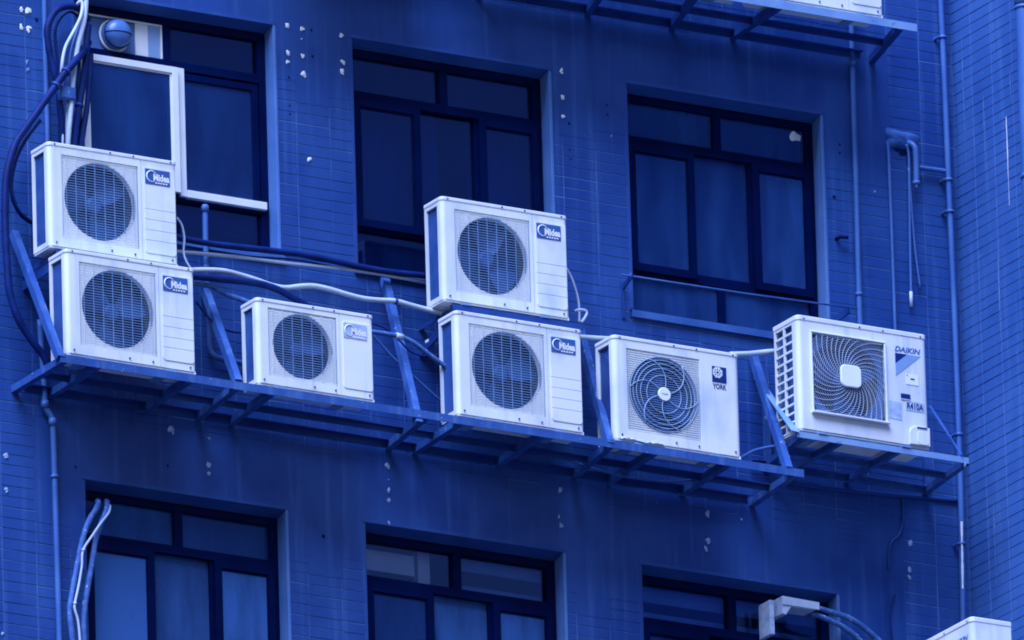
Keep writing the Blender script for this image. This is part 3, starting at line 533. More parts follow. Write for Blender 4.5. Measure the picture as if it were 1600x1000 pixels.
def make_window(x, z, special=False, glass=('glass',) * 7):
    H = WIN_H - 0.03
    zt = -0.03
    mb = MB()
    d0, d1 = FY, FY + 0.06
    mb.box(0.001, FT, d0, d1, -WIN_H + 0.001, zt); mb.box(WIN_W - FT, WIN_W - 0.001, d0, d1, -WIN_H + 0.001, zt)
    for (a, b) in ((zt - 0.045, zt), (T1 - 0.028, T1 + 0.028), (T2 - 0.03, T2 + 0.03), (-WIN_H + 0.001, -WIN_H + 0.032)):
        mb.box(FT, WIN_W - FT, d0 + 0.002, d1, a, b)
    mb.box(FT, WIN_W - FT, d0 - 0.012, d0 + 0.0015, T1 - 0.032, T1 - 0.012)                # drip moulding
    win = mb.build('window', 'frame_dark', facade, 0.003)
    win.location = (x, 0, z)
    def mull(c, z0, z1, w=0.055): MB().box(c - w / 2, c + w / 2, FY + 0.003, FY + 0.058, z0, z1).build('mullion', 'frame_dark', win, 0.002)
    zt2 = zt - 0.045
    mull(MC, T1 + 0.028, zt2)
    mull(MC, -WIN_H + 0.032, T2 - 0.03, 0.045)
    gy = FY + 0.03
    if not special:
        glazing(win, FT, MC - 0.027, T1 + 0.028, zt2, gy, glass[0])
    glazing(win, MC + 0.027, WIN_W - FT, T1 + 0.028, zt2, gy, glass[1])
    glazing(win, FT, MC - 0.022, -WIN_H + 0.032, T2 - 0.03, gy, glass[5])
    glazing(win, MC + 0.022, WIN_W - FT, -WIN_H + 0.032, T2 - 0.03, gy, glass[6])
    if not special:
        mull(M1, T2 + 0.03, T1 - 0.028); mull(M2, T2 + 0.03, T1 - 0.028)
        sash(win, FT - 0.012, M1 + 0.010, T2 - 0.012, T1 - 0.034, FY - 0.026, glass=glass[2])
        glazing(win, M1 + 0.027, M2 - 0.027, T2 + 0.03, T1 - 0.028, gy, glass[3])
        sash(win, M2 - 0.010, WIN_W - FT + 0.012, T2 - 0.012, T1 - 0.034, FY - 0.026, glass=glass[4])
    return win

W = []
FRO = ('glass_frosted',) * 7
for k, (x, z) in enumerate(WINDOWS):
    W.append(make_window(x, z, special=(k == 0), glass={
        2: FRO, 3: ('glass_frosted', 'glass_frosted') + ('glass_milky',) * 5,
        4: ('glass_clear', 'glass_clear', 'glass_dusty', 'glass_milky', 'glass_milky', 'glass', 'glass'),
        5: ('glass_clear',) * 7}.get(k, ('glass',) * 7)))

# the upper left window: a boarded top light with an exhaust fan, and two white aluminium sashes
w1 = W[0]
MB().box(FT, MC - 0.027, FY + 0.028, FY + 0.036, T1 + 0.028, -0.075).build('board', 'vent_plastic', w1)
MB().box(0.47, 0.555, FY + 0.018, FY + 0.0275, T1 + 0.030, -0.077).build('board_strip', 'sash_white', w1)
MB().box(0.556, MC - 0.03, FY + 0.016, FY + 0.0277, T1 + 0.030, -0.077).build('board_panel', 'print_sky', w1)
trim = MB()
trim.box(FT, MC - 0.027, FY + 0.006, FY + 0.02, -0.086, -0.077); trim.box(MC - 0.038, MC - 0.027, FY + 0.006, FY + 0.0155, T1 + 0.03, -0.087)
trim.build('board_trim', 'sash_white', w1)
vc, vz, vr = 0.325, -0.188, 0.094
ring = [(vc + vr * math.cos(a), FY + 0.015, vz + vr * math.sin(a)) for a in [2 * PI * k / 40 for k in range(40)]]
MB().tube(ring, 0.008, 8, closed=True).build('vent_ring', 'sash_white', w1)
dome = MB()
prof = [(0.086, 0.026), (0.088, 0.0), (0.088, -0.03)] + [(0.086 * math.cos(t), -0.035 - 0.055 * math.sin(t)) for t in [PI / 2 * k / 8 for k in range(9)]]
n = 32
vs = [(vc + r_ * math.cos(2 * PI * k / n), FY + y_, vz + r_ * math.sin(2 * PI * k / n)) for r_, y_ in prof for k in range(n)]
dome.add(vs, [(i * n + k, i * n + (k + 1) % n, (i + 1) * n + (k + 1) % n, (i + 1) * n + k) for i in range(len(prof) - 1) for k in range(n)], True)
dm = dome.build('vent_dome', 'vent_plastic', w1)
MB().tube([(vc + 0.0865 * math.cos(a), FY - 0.036 - 0.055 * math.sin(a), vz - 0.004) for a in [PI * k / 16 for k in range(17)]], 0.0028, 6).build('vent_lip', 'frame_dark', w1)
MB().tube([(vc + 0.089 * math.cos(a), FY - 0.032, vz + 0.089 * math.sin(a)) for a in [2 * PI * k / 40 for k in range(40)]], 0.003, 6, closed=True).build('vent_rim', 'frame_dark', w1)
sash(w1, 0.075, 0.715, -1.12, -0.345, FY - 0.05, 0.04, 0.028, 'sash_white', 'glass_dusty')
MB().box(0.73, 0.772, FY - 0.022, FY + 0.012, -1.13, -0.335).build('sash_stile', 'sash_white', w1, 0.003)
MB().box(0.773, WIN_W - 0.03, FY - 0.030, FY + 0.012, -1.135, -1.088).build('sash_rail', 'sash_white', w1, 0.003)
MB().box(WIN_W - 0.105, WIN_W - 0.065, FY - 0.012, FY + 0.012, -1.087, -0.36).build('sash_stile', 'frame_dark', w1, 0.002)
MB().box(0.773, WIN_W - 0.105, FY - 0.012, FY + 0.012, -0.40, -0.36).build('sash_rail', 'frame_dark', w1, 0.002)
glazing(w1, 0.76, WIN_W - 0.09, -1.10, -0.37, FY + 0.002, 'glass_dusty')

# white blob of filler stuck on the upper right pane
def blob(mb, cx, cy, cz, r, th=0.003, n=14, squash=1.0):
    ph = random.uniform(0, 6)
    ring0, ring1 = [], []
    for k in range(n):
        a = 2 * PI * k / n
        q = r * (1 + 0.22 * math.sin(2 * a + ph) + 0.16 * math.sin(3 * a + 2 * ph) + random.uniform(-0.2, 0.2))
        ring0.append((cx + q * math.cos(a), cy, cz + q * squash * math.sin(a)))
        ring1.append((cx + 0.72 * q * math.cos(a), cy - th, cz + 0.72 * q * squash * math.sin(a)))
    vs = ring0 + ring1 + [(cx, cy - th * 1.15, cz)]
    mb.add(vs, [(k, (k + 1) % n, n + (k + 1) % n, n + k) for k in range(n)] + [(n + k, n + (k + 1) % n, 2 * n) for k in range(n)], True)
    return mb
x3 = WINDOWS[2][0]
mb = blob(MB(), 4.984 - x3, FY + 0.029, -0.118, 0.034, 0.006, 18)
tag(mb.build('paste_patch', 'filler', W[2]), 'white paste blob on the pane corner')

# ---------------------------------------------------------------- curtains and blinds seen through the panes
def curtain(name, label, cat, x0, x1, z0, z1, y, mat, folds, amp, group=None):
    n = max(2, folds * 8)
    mb = MB()
    vs = []
    for zz in (z1, (z0 + z1) / 2, z0):
        for i in range(n + 1):
            t = i / n
            vs.append((x0 + (x1 - x0) * t, y + amp * math.sin(2 * PI * folds * t + 0.4 * math.sin(7 * t)) , zz + (0.012 * math.sin(5 * t) if zz == z0 else 0)))
    q = n + 1
    mb.add(vs, [(r * q + i, r * q + i + 1, (r + 1) * q + i + 1, (r + 1) * q + i) for r in range(2) for i in range(n)], True)
    o = mb.build(name, mat)
    sol = o.modifiers.new('thickness', 'SOLIDIFY'); sol.thickness = 0.002
    return tag(o, label, cat, group)
a = [w[0] for w in WINDOWS]
curtain('curtain', 'plain cloth curtain behind the white sash of the upper left window', 'curtain', a[0] + 0.03, a[0] + 0.70, -0.78, -0.28, 0.125, 'curtain_cloth', 3, 0.008)
curtain('curtain', 'lower hanging cloth behind the white sash of the upper left window', 'curtain', a[0] + 0.03, a[0] + 0.72, -1.2, -0.74, 0.150, 'curtain_cloth', 2, 0.006)
curtain('curtain', 'plain cloth curtain behind the right sash of the upper left window', 'curtain', a[0] + 0.74, a[0] + 1.33, -0.83, -0.28, 0.130, 'curtain_cloth', 2, 0.008)
curtain('curtain', 'lower hanging cloth behind the right sash of the upper left window', 'curtain', a[0] + 0.74, a[0] + 1.33, -1.3, -0.79, 0.155, 'curtain_cloth', 2, 0.006)
curtain('curtain', 'dark curtain behind the left panes of the upper middle window', 'curtain', a[1] + 0.03, a[1] + 0.70, -1.38, -0.30, 0.24, 'curtain_cloth', 7, 0.014)
curtain('curtain', 'dark curtain behind the right panes of the upper middle window', 'curtain', a[1] + 0.90, a[1] + 1.33, -1.38, -0.30, 0.24, 'curtain_cloth', 4, 0.010)
curtain('roller_blind', 'smooth blue roller blind covering the upper right window', 'blind', a[2] + 0.02, a[2] + 1.33, -1.42, -0.05, 0.22, 'blind_cloth', 1, 0.004)
curtain('roller_blind', 'pale roller blind behind the lower left window', 'blind', a[0] + 0.02, a[0] + 1.33, -4.42, -3.05, 0.22, 'blind_cloth', 1, 0.004)
curtain('curtain', 'pale curtain behind the middle sash of the lower middle window', 'curtain', a[1] + 0.50, a[1] + 1.33, -4.4, -3.40, 0.24, 'curtain_cloth', 5, 0.012)
curtain('curtain', 'dark curtain behind the left sash of the lower middle window', 'curtain', a[1] + 0.03, a[1] + 0.46, -4.4, -3.34, 0.25, 'curtain_cloth', 3, 0.02)
bx = MB().box(a[1] + 0.02, a[1] + 0.44, 0.20, 0.30, -3.215, -3.09).build('pelmet_box', 'paper_white')
tag(bx, 'white boxed cover behind the top left pane of the lower middle window', 'box')
bx = MB().box(a[1] + 0.47, a[1] + 0.55, 0.21, 0.28, -3.56, -3.04).build('post', 'paper_white')
tag(bx, 'pale upright post behind the lower middle window', 'post')
for i, (zz, s) in enumerate(((-3.255, 'lower'), (-3.10, 'upper'))):
    b = MB().box(a[1] + 0.70, a[1] + 1.32, 0.20, 0.21, zz - 0.035, zz + 0.03).build('blind_slat', 'blind_slat')
    tag(b, s + ' pale strip behind the top right pane of the lower middle window', 'blind')
for i, zz in enumerate((-3.11, -3.26)):
    b = MB().box(a[2] + 0.03, a[2] + 1.32, 0.20, 0.21, zz - 0.045, zz + 0.04).build('blind_slat', 'blind_slat')
    tag(b, ('upper', 'lower')[i] + ' pale strip behind the panes of the lower right window', 'blind')

# ---------------------------------------------------------------- wall marks: filler patches and drill holes
def marks(name, data, mat, th):
    for x, z, r in data:
        mb = MB()
        for q in range(random.choice((2, 3, 4)) if r > 0.012 else 1):
            k = r * (0.75 if q == 0 else random.uniform(0.22, 0.5))
            blob(mb, random.uniform(-0.5, 0.5) * r * (q > 0), -0.0002 * q, random.uniform(-1.0, 0.7) * r * (q > 0), k, th, 16, random.uniform(0.8, 1.5))
        o = mb.build(name, mat, facade); o.location = (x, -0.0022, z)
marks('filler_patch', [p for p in PATCHES if p[1] > -2.4], 'filler', 0.003)
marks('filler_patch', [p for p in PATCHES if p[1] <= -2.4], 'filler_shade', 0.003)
marks('worn_patch', FAINT_PATCHES, 'filler_faint', 0.002)
for x, z, r in HOLES:
    n = 10
    mb = MB().add([(r * math.cos(2 * PI * k / n), 0, r * math.sin(2 * PI * k / n)) for k in range(n)], [tuple(range(n))])
    o = mb.build('drill_hole', 'hole_dark', facade); o.location = (x, -0.0026, z)

# ---------------------------------------------------------------- the wing at right, square to the facade
wing = empty('building_wing', (WING_X, 0, 0))
tag(wing, 'lighter blue tiled side wall at right, receding square to the facade', 'wall')
WY = -3.6
MB().box(TILE_Y, 0.3, WY, 0.02, Z0, Z1).build('wall', 'mortar', wing)
tm = MB()
e = 0.0018
tm.add([(TILE_Y, BW / 2, -BH / 2), (TILE_Y, -BW / 2, -BH / 2), (TILE_Y, -BW / 2, BH / 2), (TILE_Y, BW / 2, BH / 2),
        (0, BW / 2 - e, -BH / 2 + e), (0, -BW / 2 + e, -BH / 2 + e), (0, -BW / 2 + e, BH / 2 - e), (0, BW / 2 - e, BH / 2 - e)],
       [(4, 5, 6, 7), (0, 1, 5, 4), (1, 2, 6, 5), (2, 3, 7, 6), (3, 0, 4, 7)])
to = tm.build('tile', 'wing_paint'); wing_tile = to.data; bpy.data.objects.remove(to)
near, far = [], []
for j in range(int((Z1 - Z0) / TILE_H)):
    for i in range(int(-WY / TILE_W)):
        c = (-(i + 0.5) * TILE_W, Z0 + (j + 0.5) * TILE_H)
        (near if c[0] > -0.98 and -3.4 - 0.6 * c[0] * -1 < c[1] < 0.98 and len(near) < 300 else far).append(c)
for cy, cz in near:
    o = bpy.data.objects.new('tile', wing_tile); COL.objects.link(o); o.parent = wing
    o.location = (random.uniform(-0.0008, 0.0004), cy, cz)
    o.rotation_euler = (random.gauss(0, 0.003), random.gauss(0, 0.006), random.gauss(0, 0.003))
mb = MB()
for cy, cz in far:
    vs = [v.co for v in wing_tile.vertices]
    mb.add([(v.x, v.y + cy, v.z + cz) for v in vs], [tuple(p.vertices) for p in wing_tile.polygons])
tag(mb.build('tile_field', 'wing_paint', wing), kind='stuff')
def drip(parent, x, y, z0, z1, w, axis, mat='filler'):
    n = 10; vs = []
    for i in range(n + 1):
        t = i / n
        ww = w * (0.35 + 0.65 * math.sin(PI * min(1, t * 1.15 + 0.1)) ** 1) * random.uniform(0.6, 1.1)
        zz = z1 + (z0 - z1) * t; c = random.uniform(-0.3, 0.3) * w
        for s in (-1, 1):
            vs.append((x, y + c - s * ww, zz) if axis == 'y' else (x + c + s * ww, y, zz))
    MB().add(vs, [(2 * i, 2 * i + 2, 2 * i + 3, 2 * i + 1) for i in range(n)]).build('paint_run', mat, parent)
drip(wing, -0.0025, -0.60, -0.62, -0.06, 0.006, 'y')
drip(wing, -0.0025, -0.35, -0.45, 0.15, 0.004, 'y', 'filler_faint')
drip(wing, -0.0025, -0.13, -0.3, 0.6, 0.004, 'y', 'filler_faint')
drip(wing, -0.0025, -0.66, 0.0, 0.22, 0.004, 'y', 'filler_faint')
drip(wing, -0.0025, -0.45, -1.4, -0.9, 0.006, 'y', 'filler_faint')
drip(wing, -0.0025, -0.30, -2.9, -2.4, 0.005, 'y', 'filler_faint')

# ================================================================ air conditioners
def ring_mesh(mb, cx, cz, hw, hh, R, y, n=64):
    """a plate between a rectangle (half sizes hw, hh) and a round hole of radius R"""
    vs = []
    for k in range(n):
        a = 2 * PI * k / n
        c, s = math.cos(a), math.sin(a)
        q = 1 / max(abs(c), abs(s))
        vs.append((cx + c * q * hw, y, cz + s * q * hh))
        vs.append((cx + R * c, y, cz + R * s))
    mb.add(vs, [(2 * k, 2 * ((k + 1) % n), 2 * ((k + 1) % n) + 1, 2 * k + 1) for k in range(n)])
    vs = []
    for i, (rr, yy) in enumerate(((R, y), (R * 0.985, y + 0.012), (R * 0.975, y + 0.03))):
        for k in range(n):
            a = 2 * PI * k / n
            vs.append((cx + rr * math.cos(a), yy, cz + rr * math.sin(a)))
    mb.add(vs, [(i * n + k, i * n + (k + 1) % n, (i + 1) * n + (k + 1) % n, (i + 1) * n + k) for i in range(2) for k in range(n)], True)

def fan_into(unit, off, cx, cz, R, y, mat='fan_plastic', blades=3, turn=0.3):
    fan = MB()
    for b in range(blades):
        a0 = 2 * PI * b / blades
        vs = []; nr, na = 6, 8
        for i in range(nr):
            r = R * (0.2 + 0.78 * i / (nr - 1))
            span = 1.25 - 0.25 * i / (nr - 1)
            for j in range(na):
                a = a0 + 0.35 * (i / (nr - 1)) + span * (j / (na - 1))
                vs.append((r * math.cos(a), 0.05 * (j / (na - 1)), r * math.sin(a)))
        fan.add(vs, [(i * na + j, (i + 1) * na + j, (i + 1) * na + j + 1, i * na + j + 1) for i in range(nr - 1) for j in range(na - 1)], True)
    o = fan.build('fan', mat, unit)
    o.location = (off[0] + cx, off[1] + y, off[2] + cz); o.rotation_euler = (0, turn, 0)
    hub = MB()
    hub.tube([(0, -0.012, 0), (0, -0.004, 0), (0, 0.06, 0)], [R * 0.15, R * 0.22, R * 0.22], 20)
    hub.build('hub', mat, o)
    return o

def shell(unit, off, w, h, d, hx0, hx1, hz0, hz1, mat, seam=None, r=0.028, recess=0.0080, top=0.022, left_return=0.05):
    """sheet metal body with a rectangular opening in the front and an open left side"""
    mb = MB(off)
    zt = h - top
    arcs = 6
    def sheet(profile, z0, z1):
        n = len(profile)
        mb.add([(x, y, z) for z in (z0, z1) for x, y in profile], [(i, i + 1, n + i + 1, n + i) for i in range(n - 1)], False)
    left = [(0.0, left_return)] + [(r - r * math.cos(PI / 2 * k / arcs), r - r * math.sin(PI / 2 * k / arcs)) for k in range(arcs + 1)] + [(hx0, 0)]
    sheet(left, 0.0, zt)
    rgt = [(w - r + r * math.sin(PI / 2 * k / arcs), r - r * math.cos(PI / 2 * k / arcs)) for k in range(arcs + 1)] + [(w, d)]
    if seam:
        sheet([(hx1, 0), (seam - 0.002, 0), (seam - 0.002, 0.006)], 0.0, zt)
        sheet([(seam - 0.002, 0.006), (seam + 0.002, 0.006), (seam + 0.002, 0)], 0.0, zt)
        sheet([(seam + 0.002, 0)] + rgt, 0.0, zt)
    else:
        sheet([(hx1, 0)] + rgt, 0.0, zt)
    sheet([(hx0, 0), (hx1, 0)], 0.0, hz0)
    sheet([(hx0, 0), (hx1, 0)], hz1, zt)
    # returns of the opening
    q = recess
    mb.add([(hx0, 0, hz0), (hx1, 0, hz0), (hx1, 0, hz1), (hx0, 0, hz1), (hx0, q, hz0), (hx1, q, hz0), (hx1, q, hz1), (hx0, q, hz1)],
           [(0, 1, 5, 4), (1, 2, 6, 5), (2, 3, 7, 6), (3, 0, 4, 7)])
    # back sheet and inner divider keep the inside dark
    mb.add([(w, d, 0), (0.02, d, 0), (0.02, d, zt), (w, d, zt)], [(0, 1, 2, 3)])
    body = mb.build('casing', mat, unit)
    # lid with a turned-down rim, base pan, feet
    ld = MB(off)
    lo = [(-0.003, d + 0.003)] + [(-0.003 + r - r * math.cos(PI / 2 * k / 6), -0.004 + r - r * math.sin(PI / 2 * k / 6)) for k in range(7)] \
        + [(w + 0.003 - r + r * math.sin(PI / 2 * k / 6), -0.004 + r - r * math.cos(PI / 2 * k / 6)) for k in range(7)] + [(w + 0.003, d + 0.003)]
    n = len(lo)
    ld.add([(x, y, z) for z in (zt - 0.002, h) for x, y in lo], [(i, (i + 1) % n, (i + 1) % n + n, i + n) for i in range(n)] + [tuple(range(n, 2 * n)), tuple(range(n - 1, -1, -1))])
    ld.build('lid', 'lid_rim' if mat != 'white_plain' else mat, unit, 0.005)
    bp = MB(off).box(0.004, w - 0.004, 0.006, d - 0.002, -0.012, 0.004)
    bp.build('base_pan', mat, unit)
    for fx in (0.12, w - 0.2):
        MB(off).box(fx, fx + 0.06, -0.012, d + 0.012, -0.022, -0.0125).build('foot', 'steel_pale', unit)
    return body

def side_coil(unit, off, h, d, top, kind):
    z0, z1 = 0.03, h - top - 0.02
    c = MB(off)
    c.add([(0.022, 0.05, z0), (0.022, d - 0.02, z0), (0.022, d - 0.02, z1), (0.022, 0.05, z1)], [(3, 2, 1, 0)])
    if kind == 'fins':
        n = 9
        for k in range(n):
            y = 0.055 + (d - 0.08) * k / (n - 1)
            c.box(0.012, 0.0215, y, y + 0.004, z0, z1)
    elif kind == 'mesh':
        for k in range(26):
            zz = z0 + (z1 - z0 - 0.12) * k / 25
            c.bar((0.016, 0.05, zz), (0.016, d - 0.024, zz + 0.11), 0.004, 0.004)
    c.build('coil', 'coil_fins', unit)
    fr = MB(off)
    fr.box(0.0, 0.022, d - 0.022, d - 0.001, 0.0, h - top - 0.003)
    fr.box(0.001, 0.021, 0.05, d - 0.023, 0.0, 0.03)
    fr.box(0.001, 0.021, 0.05, d - 0.023, h - top - 0.024, h - top - 0.003)
    fr.build('side_frame', 'old_shell', unit)

def screws_into(unit, off, w, h, zs):
    mb = MB(off)
    for z in zs:
        for fx in (0.05, 0.48, 0.66, 0.95):
            x = w * fx
            mb.tube([(x, -0.0075, z), (x, 0.001, z)], 0.0052, 8, False)
    tag(mb.build('screw_heads', 'steel_dark', unit), kind='stuff')

def swirl_badge(unit, off, x0, z0, w, h, y, mat, ink):
    """blue plate with a ring emblem and the maker's word"""
    b = MB(off)
    b.prism(rounded(x0, x0 + w, z0, z0 + h, 0.004), y - 0.003, y)
    badge = b.build('badge', mat, unit)
    e = MB(off)
    cx, cz, R = x0 + 0.26 * w, z0 + 0.52 * h, 0.36 * h
    pts = [(cx + R * math.cos(a), y - 0.004, cz + R * math.sin(a)) for a in [math.radians(-60 - 290 * k / 26) for k in range(27)]]
    e.tube(pts, [0.0012 + 0.0032 * math.sin(PI * (k + 1) / 28) for k in range(27)], 6)
    e.build('emblem', ink, badge)
    lettering('Midea', 'lettering', ink, badge, off[0] + x0 + 0.33 * w, off[1] + y - 0.0045, off[2] + z0 + 0.24 * h, 0.645 * w, 0.48 * h, 0.0, 0.04)
    s = MB(off)
    for k in range(5):                                  # row of tiny characters below the word
        s.box(x0 + w * (0.40 + 0.105 * k), x0 + w * (0.465 + 0.105 * k), y - 0.0042, y - 0.0031, z0 + 0.08 * h, z0 + 0.17 * h)
    s.build('small_print', ink, badge)
    return badge

def box_grid_unit(name, w, h, d, panel, R, pitch, vbars, ribs, badge_mat, ink, mat='white_shell', coil='fins'):
    """the common type: square wire grille over a round fan opening, service panel with a badge at right"""
    u = empty(name, (0, 0, 0))
    off = (-w / 2, -d / 2, 0.022)
    hx0, hx1, hz0, hz1 = panel
    seam = hx1 + 0.02
    shell(u, off, w, h, d, hx0, hx1, hz0, hz1, mat, seam)
    side_coil(u, off, h, d, 0.022, coil)
    cx, cz = (hx0 + hx1) / 2, (hz0 + hz1) / 2
    sh = MB(off); ring_mesh(sh, cx, cz, (hx1 - hx0) / 2, (hz1 - hz0) / 2, R, 0.0078)
    sh.build('shroud', 'shroud', u)
    MB(off).add([(hx0, d - 0.045, hz0), (hx1, d - 0.045, hz0), (hx1, d - 0.045, hz1), (hx0, d - 0.045, hz1)], [(0, 1, 2, 3)]).build('inner_coil', 'cavity', u)
    fan_into(u, off, cx, cz, R, 0.075)
    gr, gm = MB(off), MB(off)
    z = hz0 + pitch * 0.7
    while z < hz1 - pitch * 0.4:
        c = math.sqrt(max(0.0, R * R - (z - cz) ** 2))
        if c > 0: gr.box(cx - c, cx + c, 0.0, 0.003, z - 0.0014, z + 0.0014)
        for x0, x1 in ((hx0 + 0.001, cx - c), (cx + c, hx1 - 0.001)):
            gm.box(x0, x1, 0.001, 0.003, z - 0.0012, z + 0.0012)
        z += pitch
    for k in range(vbars):
        x = hx0 + (hx1 - hx0) * (k + 0.5) / vbars
        c = math.sqrt(max(0.0, R * R - (x - cx) ** 2))
        if c > 0: gr.box(x - 0.0026, x + 0.0026, 0.0031, 0.0062, cz - c, cz + c)
        for z0, z1 in ((hz0 + 0.001, cz - c), (cz + c, hz1 - 0.001)):
            gm.box(x - 0.0020, x + 0.0020, 0.0031, 0.0062, z0, z1)
    for a in ((hx0 + 0.001, hx0 + 0.006, hz0 + 0.001, hz1 - 0.001), (hx1 - 0.006, hx1 - 0.001, hz0 + 0.001, hz1 - 0.001)):
        gr.box(a[0], a[1], 0.0063, 0.0076, a[2], a[3])
    gr.build('grille', 'grille_wire', u)
    gm.build('grille_border', 'shroud', u)
    # service panel: a raised plate, ribbed in its lower half
    px0, px1, pz0, pz1 = seam + 0.018, w - 0.016, 0.045, h - 0.062
    cuts_ = [pz0] + ([pz0 + (pz1 - pz0) * t for t in (0.15, 0.27, 0.39, 0.51)] if ribs else []) + [pz1]
    for i in range(len(cuts_) - 1):
        lo, hi = cuts_[i] + (0.0009 if i else 0), cuts_[i + 1] - (0.0009 if i < len(cuts_) - 2 else 0)
        pm = MB(off)
        if i == 0: pm.prism(rounded(px0, px1, lo, hi, 0.018) if not ribs else [(px0 + 0.012, lo), (px1 - 0.018, lo), (px1 - 0.006, lo + 0.006), (px1, lo + 0.018), (px1, hi), (px0, hi), (px0, lo + 0.012)], -0.0045, -0.0005)
        else: pm.prism([(px0, lo), (px1, lo), (px1, hi), (px0, hi)], -0.0045, -0.0005)
        pm.build('service_panel', mat, u, 0.0018)
    bw = (px1 - px0) * 0.80
    swirl_badge(u, off, px0 + (px1 - px0) * 0.03, pz1 - 0.098 - 0.006, bw, 0.092, -0.0045, badge_mat, ink)
    MB(off).box(w + 0.0005, w + 0.022, 0.06, d - 0.03, 0.02, 0.17).build('valve_cover', mat, u, 0.004)
    screws_into(u, off, w, h, (h - 0.012, 0.022))
    return u

def place(u, xf, yf, zf, w, d, label, group=None, rz=0.0):
    """put a unit so that its front left bottom corner is at (xf, yf, zf)"""
    u.location = (xf + w / 2, yf + d / 2, zf)
    tag(u, label, 'air conditioner', group)

UW, UH, UD = 0.858, 0.636, 0.198
big = box_grid_unit('air_conditioner', UW, UH, UD, (0.088, 0.598, 0.060, 0.568), 0.236, 0.0157, 8, True, 'badge_blue', 'print_white')
GRP = 'air conditioners mounted on the facade'
place(big, -0.427, -0.58, -2.480, UW, UD, 'white air conditioner at the left end of the long shelf, under another unit', GRP)
for (x, y, z, lab) in ((-0.437, -0.42, -1.775, 'white air conditioner stacked highest at left, in front of the upper left window'),
                       (2.203, -0.42, -1.722, 'white air conditioner on its own bracket in front of the upper middle window'),
                       (2.184, -0.58, -2.480, 'white air conditioner in the middle of the long shelf, under another unit'),
                       (4.345, -0.575, 0.437, 'white air conditioner cut off by the top edge, on the upper shelf'),
                       (3.40, -0.58, 0.437, 'unseen white air conditioner added above the top edge, beside the cut off unit'),  # this and the next two are out of view, added to shade the wall
                       (2.44, -0.58, 0.437, 'unseen white air conditioner added above the top edge, third from the right on the upper shelf'),
                       (1.20, -0.58, 0.437, 'unseen white air conditioner added above the top edge, leftmost on the upper shelf')):
    u = copy_tree(big)
    place(u, x, y, z, UW, UD, lab, GRP)
    for ch in u.children:
        if ch.name.startswith('fan'): ch.rotation_euler = (0, random.uniform(0, 2.1), 0)
small = box_grid_unit('air_conditioner', 0.785, 0.522, 0.180, (0.075, 0.535, 0.052, 0.470), 0.198, 0.0150, 7, False, 'badge_faded', 'print_white')
place(small, 0.842, -0.58, -2.480, 0.785, 0.180, 'smallest white air conditioner with faded badge, between the two stacks', GRP)

